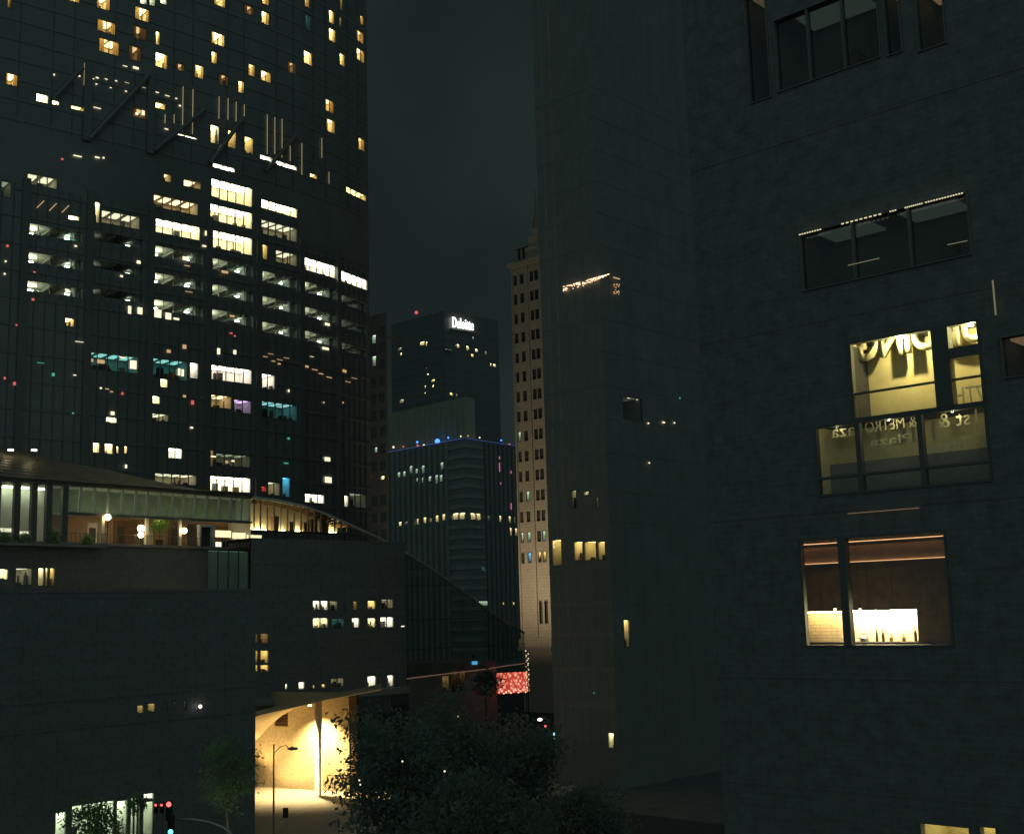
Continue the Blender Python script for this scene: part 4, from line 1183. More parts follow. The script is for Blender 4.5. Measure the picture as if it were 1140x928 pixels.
# paired windows: two single on the left bay, a double on the right bay
_, zr0 = SF.hit(573, 336)
_, zrN = SF.hit(577.6, 665 - 165)
fl = (SF.hit(573, 320)[1] - SF.hit(580, 652)[1]) / 15.0
zt0 = SF.hit(573, 320)[1]
x_cols = [(.845, .955), (.61, .735), (.275, .395), (.11, .235)]   # share of the width, measured from the right
litd = {(8, 0): 'tinyg', (11, 1): 'tinyg', (13, 0): 'tinyg', (13, 1): 'tinyg', (13, 3): 'tinyg', (14, 2): 'gold', (14, 3): 'gold', (14, 1): 'blue'}
for r in range(15):
    zt = cz - 2.0 - r * fl
    for ci, (a, b) in enumerate(x_cols):
        rect = (su * a, su * b, zt - fl * .52, zt)
        if (r, ci) in litd:
            hh = (rect[2], rect[3])
            window(deco, SF, sh, 0, 0, 0, 0, litd[(r, ci)], panes=1, rect=rect, depth=1.5, fw=.12)
        else:
            sh.append(rect)
            fr = MB()
            u0, u1, z0, z1 = rect
            fr.quad([SF.P(u0, -.45, z0), SF.P(u1, -.45, z0), SF.P(u1, -.45, z1), SF.P(u0, -.45, z1)], M['decopane'])
            zm = (z0 + z1) / 2
            fr.box(SF, u0, u1, -.44, -.36, zm - .05, zm + .05, M['decosash'])
            for q in ((u0, u0 + .08), (u1 - .08, u1)): fr.box(SF, q[0], q[1], -.44, -.36, z0, z1, M['decosash'])
            for (p, q) in ((u0, u0), (u1, u1)):
                fr.quad([SF.P(p, 0, z0), SF.P(p, -.45, z0), SF.P(p, -.45, z1), SF.P(p, 0, z1)], M['decosash'])
            fr.quad([SF.P(u0, 0, z0), SF.P(u1, 0, z0), SF.P(u1, -.45, z0), SF.P(u0, -.45, z0)], M['decosash'])
            fr.quad([SF.P(u0, 0, z1), SF.P(u1, 0, z1), SF.P(u1, -.45, z1), SF.P(u0, -.45, z1)], M['decosash'])
            fr.build('window', deco)
# tall arched pair near the base, a small one, a belt course
_, az1 = SF.hit(602, 668); _, az0 = SF.hit(602, 694)
for (a, b) in ((.30, .41), (.12, .23)):
    sh.append((su * a, su * b, az0, az1))
    fr = MB(); u0, u1 = su * a, su * b
    fr.quad([SF.P(u0, -.5, az0), SF.P(u1, -.5, az0), SF.P(u1, -.5, az1), SF.P(u0, -.5, az1)], M['decopane'])
    fr.box(SF, u0, u1, -.5, .02, az1 - .25, az1, M['decosash'])
    for q in range(5):
        fr.box(SF, u0, u1, -.48, -.4, az0 + (az1 - az0) * q / 5, az0 + (az1 - az0) * q / 5 + .07, M['decosash'])
    fr.build('arched_window', deco)
bz1 = SF.hit(600, 722)[1]
sw = MB()
wall_holes(sw, SF, 0, su, 0, cz, sh, M['deco'])
SB = Face((SF.P(su, 0, 0).x, SF.P(su, 0, 0).y), B_DEG)
sw.quad([SF.P(0, 0, 0), SF.P(0, -14, 0), SF.P(0, -14, cz), SF.P(0, 0, cz)], M['deco'])
sw.quad([SF.P(su, 0, 0), SF.P(su, -14, 0), SF.P(su, -14, cz), SF.P(su, 0, cz)], M['deco'])
sw.quad([SF.P(0, 0, cz), SF.P(su, 0, cz), SF.P(su, -14, cz), SF.P(0, -14, cz)], M['deco'])
wo = sw.build('wall', deco); uv_face(wo, SF)
pi_ = MB()
for (a, b) in ((.44, .55), (-.01, .045), (.965, 1.01)):
    strip_minus(pi_, SF, su * a, su * b, .01, .35, bz1 + 2.2, cz - .4, [], M['deco'], True)
po = pi_.build('pilaster', deco); uv_face(po, SF)
cb = MB()
cb.box(SF, -.4, su + .9, -14.4, .75, cz, cz + .7, M['deco']); cb.box(SF, -.2, su + .5, -14.2, .45, cz - .45, cz - .002, M['deco'])
cb.box(SF, -.3, su + .6, .01, .9, bz1 - .3, bz1 + .35, M['ledge']); cb.box(SF, -.2, su + .4, .01, .6, bz1 + .35, bz1 + 2.0, M['deco'])
co = cb.build('cornice', deco); uv_face(co, SF)
# stepped crown and spire
_, z1c = SF.hit(575, 276)
cr = MB()
cr.box(SF, su * .55, su * .96, -7, -1.0, cz + .7, z1c, M['deco'])
cr.box(SF, su * .55 - .2, su * .96 + .3, -7.2, -.8, z1c, z1c + .5, M['deco'])
for (a, b, n0, y) in ((.08, .5, -9, 274), (.1, .40, -8, 262), (.1, .3, -7, 254)):
    _, zz = SF.hit(594, y)
    cr.box(SF, su * a, su * b, n0, .25 - (274 - y) * .02, cz + .7, zz, M['deco'])
cr.box(SF, su * .64, su * .72, -1.0, -.9, cz + 1.5, cz + 4, M['decopane']); cr.box(SF, su * .8, su * .88, -1.0, -.9, cz + 1.5, cz + 4, M['decopane'])
co = cr.build('crown', deco); uv_face(co, SF)
us, zs0 = SF.hit(597, 256, -4); _, zs1 = SF.hit(596.5, 212, -4)
MB().tube([SF.P(us, -4, zs0 - 2), SF.P(us, -4, zs0 + (zs1 - zs0) * .3), SF.P(us, -4, zs0 + (zs1 - zs0) * .32), SF.P(us, -4, zs1)], [.9, .6, .32, .14], M['deco'], 8).build('spire', deco)

fl_p = at(527, 736, 232); fl_p.z = at(500, 737, 226).z + .01
fld = thing('floodlight', 'floodlight on the shop row roof warming the front of the beige stone tower', 'lamp', fl_p)
MB().tube([fl_p, fl_p + Vector((0, 0, .5))], .08, M['blackmetal'], 8).build('stand', fld)
MB().tube([fl_p + Vector((0, 0, .5)), fl_p + Vector((0, .15, .9))], [.25, .35], M['blackmetal'], 10).build('housing', fld)
l = bpy.data.lights.new('floodlight_beam', 'SPOT'); l.energy = 24000; l.color = (1, .80, .52); l.spot_size = R(150); l.spot_blend = .9; l.shadow_soft_size = .4
o = bpy.data.objects.new('floodlight_beam', l); COL.objects.link(o); o.parent = fld; o.location = (0, 0, 1.2)
q = SF.P(su * .5, 0, 66) - fl_p; o.rotation_euler = q.to_track_quat('-Z', 'Y').to_euler()

# ================================================================== DARK TOWER RIGHT OF THE STONE TOWER
RF = face_px(681, 142, A_DEG, 640)
RB = Face((RF.O.x, RF.O.y), B_DEG)
dark = thing('dark_tower', 'huge dark tower beside the stone tower, few warm windows and a lit top strip', 'tower', RF.P(3, 0, 0))
ru, _ = RF.hit(613.5, 690)
rh, rbh = [], []
KIND['loft'] = ((1, .70, .42), 7.0, 'brownwall', .3, 0, 0, 2.2); LM['loft'] = lamp_mat('warm_loft_lights', (1, .66, .40), 1.6)
KIND['yel'] = ((1, .74, .26), 3.0, 'cream', .5, 3, 0, 3.0); LM['yel'] = lamp_mat('yellow_room_light', (1, .74, .26), 3.0)
KIND['arch'] = ((1, .95, .50), 0.9, 'cream', .4, 2, 0, 2.0); LM['arch'] = lamp_mat('dim_yellow_light', (1, .95, .5), .9)
for (x0, x1, a, b, k, p) in [(614.5, 625.5, 601, 630, 'yel', 1), (639, 649, 603, 624, 'gold', 1), (650.5, 664, 603, 624, 'yel', 1), (665.5, 674, 603, 623.5, 'yel', 1), (636, 642, 546, 566, 'arch', 1), (649, 656, 547, 552, 'arch', 1), (663.5, 666.5, 553, 565, 'arch', 1), (677, 684, 815, 832, 'office', 1)]:
    window(dark, RF, rh, x0, x1, a, b, k, panes=p, depth=2.2, fw=.05)
for (x0, x1, a, b, k) in [(694.5, 701, 690, 720, 'amber')]:
    window(dark, RB, rbh, max(x0, 683), max(x1, 688) if x0 < 683 else x1, a, b, k, panes=1, depth=1.5, curtain=0, fw=.04)
# framed dim window with one bright ceiling strip
window(dark, RB, rbh, 693, 715, 440, 466, 'dimt', panes=1, depth=3, fw=.10)
u, z = RB.hit(699, 441.5, -.6); u2, _ = RB.hit(714, 440, -.6)
MB().box(RB, u, u2, -.75, -.6, z - .16, z - .08, LM['dotw']).build('ceiling_lamp', dark)
RT = 118
rw = MB()
wall_holes(rw, RF, 0, ru, 0, RT, rh, M['r1'])
wall_holes(rw, RB, 0, 140, 0, RT, rbh, M['r1'])
rw.quad([RF.P(0, 0, RT), RF.P(ru, 0, RT), RF.P(ru, -60, RT), RB.P(140, 0, RT)], M['r1'])
rw.quad([RF.P(ru, 0, 0), RF.P(ru, -60, 0), RF.P(ru, -60, RT), RF.P(ru, 0, RT)], M['r1'])
rl_ = rw
for zz in [9, 13, 17, 20.5, 24.2, 30.0, 33.5, 38, 42, 46, 50, 54, 58.6, 63, 67, 71, 75, 79, 83]:
    strip_minus(rl_, RF, .03, ru, .01, .035, zz, zz + .5, rh, M['r1b'] if zz < 22 else M['r1'])
    strip_minus(rl_, RB, .03, 140, .01, .035, zz, zz + .5, rbh, M['r1'])
for q in range(1, 7):
    strip_minus(rl_, RF, ru * q / 7 - .2, ru * q / 7 + .2, .008, .025, 4, RT, rh, M['r1b'] if q in (5, 6) else M['r1'], True)
for q in range(1, 20):
    strip_minus(rl_, RB, q * 3 - .2, q * 3 + .2, .008, .025, 4, RT, rbh, M['r1'], True)
rw.build('wall', dark)
pz = MB(); pz.box(RB, -12, 140, .02, 26,   .001, .13, M['darkpaving']); struct(pz, 'sidewalk')
# warm lattice of lamps under the top ledge
lt = MB()
rr = random.Random(3)
for s_ in range(150):
    x = rr.uniform(627, 678)
    if 646 < x < 648.5: continue
    t_ = (x - 625) / 53.
    y = 319.5 - t_ * 14.5 + rr.random() ** 1.5 * (5.5 if x < 646 else 6.0 * (1 - (x - 648) / 32))
    u, z = RF.hit(x, y, .25)
    lt.box(RF, u - .045, u + .045, .2, .3, z - .035, z + .035, LM['loft'])
u, z = RF.hit(630, 318, .25); u2, z2 = RF.hit(678, 304, .25)
lt.build('lamp_lattice', dark)
lt = MB()
for s_ in range(26):
    x = rr.uniform(683, 690); y = rr.uniform(316, 328)
    u, z = RB.hit(x, y, .25); lt.box(RB, u - .04, u + .04, .2, .3, z - .04, z + .04, LM['doto'])
u, z = RB.hit(683, 308.5, .25); u2, z2 = RB.hit(690, 311, .25)
lt.box(RB, u, u2, .2, .3, z - .08, z + .03, LM['doto'])
lt.build('lamp_lattice', dark)
for (x, y, m) in [(757, 443, 'dotg'), (739, 470, 'dotw'), (722, 471, 'dotw'), (751, 470.5, 'dotw'), (661, 771, 'dotg'), (723, 515, 'dotw')]:
    f_, o_ = (RF, .2) if x < 681 else (RB, .2)
    u, z = f_.hit(x, y, o_)
    w_ = .22 if x == 739 else .09
    MB().box(f_, u - w_, u + w_, .15, .22, z - .08, z + .08, LM[m]).build('lamp', dark)
LM['tealdim'] = lamp_mat('teal_glint', (.4, .9, .8), .16)  # faint teal glints put in as small glowing boxes
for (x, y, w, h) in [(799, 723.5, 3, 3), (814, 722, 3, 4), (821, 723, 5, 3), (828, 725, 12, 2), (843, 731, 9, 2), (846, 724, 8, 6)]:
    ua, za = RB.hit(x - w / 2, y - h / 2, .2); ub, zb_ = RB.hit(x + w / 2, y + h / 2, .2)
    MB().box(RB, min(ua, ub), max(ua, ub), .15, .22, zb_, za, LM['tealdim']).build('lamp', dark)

# ================================================================== NEAR LOFT BUILDING, RIGHT
NF = face_px(1000, 28, A_DEG, 560)
loft = thing('loft_building', 'near dark building at right with a lit kitchen and mirrored lettering behind glass', 'building', NF.P(0, 0, 0))
nh = []
def nrect(xa, xb, yt, yb, xr_t=None, xr_b=None, off=0.0):
    ua, _ = NF.hit(xa, (yt + yb) / 2, off); ub, _ = NF.hit(xb, (yt + yb) / 2, off)
    _, z1 = NF.hit(xr_t if xr_t else (xa + xb) / 2, yt, off); _, z0 = NF.hit(xr_b if xr_b else (xa + xb) / 2, yb, off)
    return min(ua, ub), max(ua, ub), z0, z1
def frame(mb, rect, w=.05, n0=-.12, n1=.03, m='r2frame'):
    u0, u1, z0, z1 = rect
    g = .002
    mb.box(NF, u0 + g, u1 - g, n0, n1, z0 + g, z0 + w, M[m]); mb.box(NF, u0 + g, u1 - g, n0, n1, z1 - w, z1 - g, M[m])
    mb.box(NF, u0 + g, u0 + w, n0 + .002, n1 - .002, z0 + w, z1 - w, M[m]); mb.box(NF, u1 - w, u1 - g, n0 + .002, n1 - .002, z0 + w, z1 - w, M[m])
def shell(mb, rect, D, wall, floor, ceil, back=None, n0=-.13):
    u0, u1, z0, z1 = rect
    P = NF.P
    mb.quad([P(u0, -D, z0), P(u1, -D, z0), P(u1, -D, z1), P(u0, -D, z1)], back or wall)
    mb.quad([P(u0, 0, z0), P(u0, -D, z0), P(u0, -D, z1), P(u0, 0, z1)], wall)
    mb.quad([P(u1, 0, z0), P(u1, -D, z0), P(u1, -D, z1), P(u1, 0, z1)], wall)
    mb.quad([P(u0, 0, z0), P(u1, 0, z0), P(u1, -D, z0), P(u0, -D, z0)], floor)
    mb.quad([P(u0, 0, z1), P(u1, 0, z1), P(u1, -D, z1), P(u0, -D, z1)], ceil)
def pane(rect, parent, m='glass', n=-.06):
    u0, u1, z0, z1 = rect
    return MB().quad([NF.P(u0, n, z0), NF.P(u1, n, z0), NF.P(u1, n, z1), NF.P(u0, n, z1)], M[m]).build('pane', parent)
# ---- lettered window
S = nrect(905, 1099, 371, 549, 1000, 960)
up0 = NF.hit(946, 400, -.02)[0]
fr = MB()
SD = .85
u_m0, _ = NF.hit(1040, 410); u_m1, _ = NF.hit(1059, 410)
um0_, um1_ = min(u_m0, u_m1), max(u_m0, u_m1)
zb1 = NF.hit(1000, 462)[1]       # main transom
UPR = (S[0], up0, zb1, S[3]); LOR = (S[0], S[1], S[2], zb1)  # wall closes the upper left, standing in for its dark part
nh += [UPR, LOR]
frame(fr, UPR, .06); frame(fr, LOR, .06)
fr.box(NF, um0_, um1_, -.2, .05, zb1 + .05, S[3] - .06, M['r2frame'])
z_t2 = NF.hit(995, 432)[1]
fr.box(NF, um1_, up0 - .06, -.1, .02, z_t2 - .02, z_t2 + .02, M['r2frame'])
z_t3 = NF.hit(1075, 391)[1]
fr.box(NF, S[0] + .06, um0_, -.12, .03, z_t3 - .12, z_t3 + .12, M['r2frame'])
z_t4 = NF.hit(1078, 420)[1]
fr.box(NF, S[0] + .06, um0_, -.1, .02, z_t4 - .02, z_t4 + .02, M['r2frame'])
for x in (957, 1027):
    u, _ = NF.hit(x, 510); fr.box(NF, u - .06, u + .06, -.12, .035, S[2] + .06, zb1 - .05, M['r2frame'])
z_t5 = NF.hit(960, 528)[1]
fr.box(NF, S[0] + .06, S[1] - .06, -.1, .02, z_t5 - .03, z_t5 + .03, M['r2frame'])
wo_ = fr.build('window', loft)
pane((S[0] + .02, up0 - .02, zb1 + .02, S[3] - .02), wo_)
pane((S[0] + .02, S[1] - .02, S[2] + .02, zb1 - .02), wo_)
rb_ = MB()
SU = (S[0], up0, zb1, S[3]); SL = (S[0], S[1], S[2], zb1 - .01)
shell(rb_, SU, SD, M['signwall'], M['darkfur'], M['darkfur'])
shell(rb_, SL, SD + .4, M['signwall'], M['carpet'], M['darkfur'])
z_d = NF.hit(990, 512, -1)[1]
rb_.box(NF, up0 - .03, up0 - .006, -SD + .01, -.14, zb1 + .065, S[3] - .065, M['darkfur'])  # added dark sheet standing in for shade on this side wall
rb_.box(NF, S[0] + .01, S[1] - .01, -SD - .39, -SD + .2, S[2] + .002, z_d, M['greywall'])
rb_.build('room', wo_)
# mirrored lettering: big letters near the ceiling, small ones on the glass
cap_w = abs(NF.hit(955, 395)[0] - NF.hit(1118, 365)[0])
u_start = min(NF.hit(1118, 365)[0], NF.hit(955, 395)[0])
zl0 = NF.hit(968, 401, -.45)[1]
uA = NF.hit(955, 390, -.45)[0]; uBg = NF.hit(1119, 380, -.45)[0]
letters('BUILDING', NF, uBg, -.50, zl0, uA - uBg, M['letter'], loft, 'lettering', 1, .10, height=.82, bold=.03)
def glass_text(s, xl, xr, ybot, h, n=-.11, m='glassletter'):
    ua = NF.hit(xl, ybot, n)[0]; ub = NF.hit(xr, ybot, n)[0]
    z = NF.hit((xl + xr) / 2, ybot, n)[1]
    letters(s, NF, ub, n, z, ua - ub, M[m], loft, 'lettering', 1, .006, height=h)
glass_text('7TH', 1063, 1096, 448, .36, -.35)
glass_text('& METRO', 963, 1021, 478, .26, -.5)
glass_text('Plaza', 968, 1016, 494, .20, -.26)
glass_text('aza', 926, 952, 486, .20, -.26)
glass_text('1st &', 1044, 1089, 474, .33, -.26)
glass_text('7 Tower', 1031, 1096, 500, .26, -.26)
# lamps over the letters
LM['signlamp'] = lamp_mat('yellow_sign_lamp', (1, .80, .24), 95)
LM['signlow'] = lamp_mat('yellow_sign_lamp_dim', (1, .85, .35), 9)
slb = MB()
for (xa, w_) in ((1002, 46), (1082, 20)):
    ua = NF.hit(xa, 380, -.14)[0]
    slb.box(NF, ua - .05, ua + .05, -.20, -.12, S[3] - .10, S[3] - .065, LM['signlow'])
    l = bpy.data.lights.new('sign_beam', 'POINT'); l.energy = w_ * 2.2; l.color = (1, .83, .36); l.shadow_soft_size = .018
    o = bpy.data.objects.new('sign_beam', l); COL.objects.link(o); o.parent = loft; o.location = NF.P(ua, -.16, S[3] - .15) - loft.location
for (xa, w_) in ((932, 1.2), (990, 5), (1062, 3.6)):
    ua = NF.hit(xa, 470, -.14)[0]
    slb.box(NF, ua - .04, ua + .04, -.10, -.06, zb1 - .085, zb1 - .06, M['r2frame'])
    l = bpy.data.lights.new('sign_beam', 'POINT'); l.energy = w_; l.color = (1, .88, .48); l.shadow_soft_size = .03
    o = bpy.data.objects.new('sign_beam', l); COL.objects.link(o); o.parent = loft; o.location = NF.P(ua, -.12, zb1 - .10) - loft.location
slb.build('sign_lamp', loft)
# ---- kitchen
K = nrect(893, 1058, 594, 720, 985, 940)
nh.append(K)
KD = 2.3
fr = MB(); frame(fr, K, .05)
u_k0, _ = NF.hit(941, 660); 
fr.box(NF, u_k0 - .10, u_k0 + .10, -.14, .05, K[2] + .05, K[3] - .05, M['r2frame'])
zk = NF.hit(940, 716)[1]
kwo = fr.build('window', loft)
pane((K[0] + .02, K[1] - .02, K[2] + .02, K[3] - .02), kwo)
kb = MB()
K2 = (K[0] - 1.2, K[1] + 2.5, K[2], K[3])
shell(kb, K2, KD, M['brownwall'], M['carpet'], M['brownwall'])
kb.build('room', kwo)
def kz(x, y, n): return NF.hit(x, y, n)[1]
zc_top = kz(985, 713, -KD + .02); zc_cab = kz(985, 679, -KD + .35)
ukL = NF.hit(899, 700, -KD + .02)[0]; ukR = NF.hit(1031, 695, -KD + .02)[0]
bs = MB(); bs.box(NF, ukR, ukL, -KD + .01, -KD + .03, zc_top - .1, zc_cab + .1, M['tile'])
bso = bs.build('backsplash', loft); uv_face(bso, NF)
cb_ = MB()
zcab2 = kz(985, 632, -KD + .35)
cb_.box(NF, ukR, ukL, -KD + .03, -KD + .36, zc_cab, zcab2, M['wood'])
for q in range(1, 5):
    u = ukR + (ukL - ukR) * q / 5
    cb_.box(NF, u - .008, u + .008, -KD + .361, -KD + .366, zc_cab + .02, zcab2 - .02, M['darkfur'])
cb_.box(NF, ukR - .3, ukL + .3, -KD + .03, -KD + .62, zc_top - .06, zc_top - .01, M['darkfur'])
cb_.box(NF, ukR - .3, ukL + .3, -KD + .03, -KD + .55, K[2] + .01, zc_top - .061, M['wood'])
cb_.box(NF, ukR - 1.2, ukR - .01, -KD + .03, -KD + .5, K[2] + .01, zcab2, M['wood'])
cb_.build('cabinet', loft)
LM['kit'] = lamp_mat('under_cabinet_light', (1, .80, .46), 210)
LM['kit2'] = lamp_mat('under_cabinet_light_dim', (1, .70, .28), 60)
uk_m = NF.hit(946, 700, -KD + .1)[0]
kl = MB()
kl.box(NF, ukR + .03, uk_m, -KD + .22, -KD + .30, zc_cab - .03, zc_cab - .002, LM['kit'])
kl.box(NF, uk_m + .02, ukL - .03, -KD + .24, -KD + .28, zc_cab - .03, zc_cab - .002, LM['kit2'])
kl.build('counter_light', loft)
# dropped beam with cove light near the ceiling
LM['cove'] = lamp_mat('brown_cove_light', (1, .50, .22), 1.6)
cv = MB()
zb_hi = kz(985, 600, -.9); zb_lo = kz(985, 623, -.9)
cv.box(NF, K[0] - 1, K[1] + 2, -1.15, -.95, zb_lo, zb_hi - .10, M['brownwall'])
cv.build('ceiling_beam', loft)
cl = MB()
cl.box(NF, K[0] + .02, K[1] + 1, -.93, -.90, zb_lo - .012, zb_lo, LM['cove'])
cl.box(NF, K[0] + .02, K[1] + 1, -.85, -.80, zb_hi - .02, zb_hi - .005, LM['cove'])
cl.build('cove_light', loft)
# ---- other windows (dim)
KIND['dimb'] = ((1, .62, .35), .12, 'greywall', .4, 1, 0, 1.6); LM['dimb'] = lamp_mat('faint_brown_light', (1, .62, .35), .11)
KIND['dimb2'] = ((1, .62, .35), .2, 'greywall', .4, 0, 0, 1.6); LM['dimb2'] = lamp_mat('brown_light', (1, .55, .30), .22)
for (xa, xb, yt, yb, k) in [(1019, 1052, -20, 55, 'dimb2'), (984, 1003, -15, 62, 'dimb'), (862, 980, 0, 85, 'dimt'), (831, 856, -10, 114, 'dimb'), (890, 1082, 236, 305, 'dimt'), (1115, 1150, 372, 420, 'dimb2'), (1026, 1082, 917, 960, 'yel'), (1092, 1112, 919, 960, 'yel')]:
    rc = nrect(xa, xb, yt, yb)
    f_, _r = window(loft, NF, nh, 0, 0, 0, 0, k, panes=1 if xb - xa < 60 else 3, rect=rc, depth=1.4, curtain=0, fw=.03, glass='dimglass', fm='r2')
nu0 = NF.hit(1300, 560)[0]; nu1 = NF.hit(792, 640)[0]
nu0, nu1 = min(nu0, nu1), max(nu0, nu1)
NT = 48
nw = MB()
wall_holes(nw, NF, nu0, nu1, 0, NT, nh, M['r2'])
nw.quad([NF.P(nu1, 0, 0), NF.P(nu1, -15, 0), NF.P(nu1, -15, NT), NF.P(nu1, 0, NT)], M['r2'])
nw.quad([NF.P(nu0, 0, NT), NF.P(nu1, 0, NT), NF.P(nu1, -15, NT), NF.P(nu0, -15, NT)], M['r2'])
nw.quad([NF.P(nu0, 0, 0), NF.P(nu0, -15, 0), NF.P(nu0, -15, NT), NF.P(nu0, 0, NT)], M['r2'])
nl = nw
for y in (561, 340, 120, 752, 880):
    z = NF.hit(985, y)[1]
    strip_minus(nl, NF, nu0, nu1 + .01, .003, .012, z - .09, z + .09, nh, M['r2'])
uv_face(nw.build('wall', loft), NF)
# dotted light strip on the ledge
LM['strip'] = lamp_mat('dotted_light_strip', (1, .85, .5), .75)
z = NF.hit(985, 237, .12)[1]
for (xa, xb, sp) in [(888, 912, .07), (934, 980, .12), (991, 997, .06), (1008, 1027, .05), (1032, 1073, .065)]:
    ua = NF.hit(xa, 240, .12)[0]; ub = NF.hit(xb, 230, .12)[0]
    ua, ub = min(ua, ub), max(ua, ub)
    st = MB(); u = ua
    while u < ub:
        st.box(NF, u, u + sp * .5, .10, .13, z - .012, z + .012, LM['strip']); u += sp
    st.build('light_strip', loft)
LM['oranges'] = lamp_mat('faint_orange_strip', (1, .5, .2), .16)
z = NF.hit(985, 568, .1)[1]; ua = NF.hit(942, 568, .1)[0]; ub = NF.hit(1022, 568, .1)[0]
MB().box(NF, min(ua, ub), max(ua, ub), .02, .05, z - .006, z + .006, LM['oranges']).build('light_strip', loft)
LM['faint'] = lamp_mat('faint_yellow_strip', (1, .8, .3), .12)
ua, z1 = NF.hit(1105, 312, .1); ub, z0 = NF.hit(1112, 350, .1)
MB().tube([NF.P(ua, .1, z1), NF.P(ua, .1, z0)], .02, LM['faint'], 5).build('light_strip', loft)
for (xa, ya, xb, yb) in [(944, 295.5, 979, 287.5), (1055, 272.5, 1077, 268)]:
    ua, z1 = NF.hit(xa, ya, .1); ub, z0 = NF.hit(xb, yb, .1)
    MB().tube([NF.P(ua, .1, z1), NF.P(ub, .1, z0)], .012, LM['faint'], 5).build('light_strip', loft)
# things standing in the kitchen
def stand(px_, n, z, build_fn, name, label, cat, group=None):
    u = NF.hit(px_, 705, n)[0]
    p = NF.P(u, n, z)
    return build_fn(name, label, cat, p, group)
M['bottle'] = mat('dark_green_bottle', (.03, .05, .02), .15)
M['bottle2'] = mat('amber_bottle', (.3, .14, .03), .15)
M['kettle'] = mat('brushed_kettle', (.3, .3, .3), .3, metal=.8)
def bottle(name, label, cat, p, group, h=.30, r=.038, m='bottle'):
    prof_ = [(0, r), (h * .6, r), (h * .72, r * .45), (h * .97, r * .38)]
    t = thing(name, label, cat, p, group)
    MB().tube([p + Vector((0, 0, a)) for a, _ in prof_], [b for _, b in prof_], M[m], 10).build('body', t)
    MB().tube([p + Vector((0, 0, h * .971)), p + Vector((0, 0, h * 1.03))], r * .45, M['blackmetal'], 8).build('cap', t)
    return t
zt_ = zc_top - .009
for (x, h, r, m, lab) in [(976, .34, .03, 'bottle', 'tall dark bottle near the middle of the kitchen counter'), (983, .30, .035, 'bottle', 'dark bottle right of the tallest one on the kitchen counter'), (992, .17, .045, 'bottle2', 'short amber bottle standing alone on the kitchen counter'), (1006, .16, .045, 'bottle2', 'squat amber jar right of centre on the kitchen counter'), (1019, .36, .035, 'bottle', 'tall dark bottle at the right end of the kitchen counter')]:
    u = NF.hit(x, 705, -KD + .3)[0]; p = NF.P(u, -KD + .3, zt_)
    bottle('bottle', lab, 'bottle', p, 'bottles on the kitchen counter', h, r, m)
u = NF.hit(962, 705, -KD + .35)[0]; p = NF.P(u, -KD + .35, zt_)
kt = thing('kettle', 'low metal kettle at the left of the bright kitchen counter', 'kettle', p)
MB().tube([p, p + Vector((0, 0, .09)), p + Vector((0, 0, .14))], [.11, .10, .04], M['kettle'], 14).build('body', kt)
MB().tube([p + NF.d.to_3d() * .09 + Vector((0, 0, .06)), p + NF.d.to_3d() * .17 + Vector((0, 0, .12))], [.025, .015], M['kettle'], 8).build('spout', kt)
MB().tube([p + NF.d.to_3d() * -.08 + Vector((0, 0, .12)), p + Vector((0, 0, .22)), p + NF.d.to_3d() * .06 + Vector((0, 0, .12))], .012, M['blackmetal'], 6).build('handle', kt)
u = NF.hit(1026, 705, -KD + .3)[0]; p = NF.P(u, -KD + .3, zt_)
tr = thing('coffee_maker', 'small dark coffee maker at the far right of the kitchen counter', 'appliance', p)
MB().box(NF, u - .08, u + .08, -KD + .2, -KD + .36, zt_, zt_ + .03, M['darkfur']).build('base', tr)
MB().box(NF, u - .08, u + .08, -KD + .2, -KD + .26, zt_ + .031, zt_ + .26, M['darkfur']).build('body', tr)
MB().tube([p + Vector((0, 0, .035)), p + Vector((0, 0, .13))], [.05, .055], M['kettle'], 12).build('jug', tr)
LM['pend'] = lamp_mat('pendant_glow', (1, .75, .4), 3)
for (x, y, lab) in [(929.5, 678, 'small glowing pendant lamp left of the kitchen window mullion'), (957.5, 678, 'small glowing pendant lamp right of the kitchen window mullion')]:
    u, z = NF.hit(x, y, -1.3); p = NF.P(u, -1.3, z)
    t = thing('pendant_lamp', lab, 'lamp', p, 'pendant lamps in the kitchen')
    MB().sphere(p, .035, LM['pend'], 8, 1.6).build('bulb', t)
    MB().tube([p + Vector((0, 0, .05)), (p.x, p.y, K[3] - .01)], .006, M['blackmetal'], 5).build('cord', t)
    MB().tube([p + Vector((0, 0, .03)), p + Vector((0, 0, .10))], [.06, .02], M['blackmetal'], 10, False).build('lamp_shade', t)

# ================================================================== STREET END: shops, marquee, string of lights
QF = face_px(500, 226, 75, 760)
shop = thing('shop_row', 'low row of shops with a warm orange lit front beyond the trees', 'building', QF.P(2, 0, 0))
qh = []
KIND['shopo'] = ((1, .5, .16), 1.4, 'brownwall', .4, 5, 0, 3); LM['shopo'] = lamp_mat('orange_shop_light', (1, .62, .22), 1.5)
for (x0, x1, a, b, k) in [(503, 509, 746, 770, 'shopo'), (511, 518, 747, 769, 'shopo'), (492, 500, 752, 768, 'brown')]:
    window(shop, QF, qh, x0, x1, a, b, k, panes=1, depth=2, curtain=0)
q0, _ = QF.hit(455, 760); q1, _ = QF.hit(553, 760); qz = QF.hit(500, 737)[1]
qw = MB(); wall_holes(qw, QF, q0, q1, 0, qz, qh, M['r1b'])
qw.quad([QF.P(q0, 0, qz), QF.P(q1, 0, qz), QF.P(q1, -10, qz), QF.P(q0, -10, qz)], M['r1b']); qw.build('wall', shop)
LM['bluesign'] = lamp_mat('small_blue_sign', (.1, .55, 1), 1.0)
u, z = QF.hit(528.5, 737.5, .3)
sg2 = thing('blue_sign', 'small glowing blue sign on top of the shop row', 'sign', QF.P(u, .3, qz))
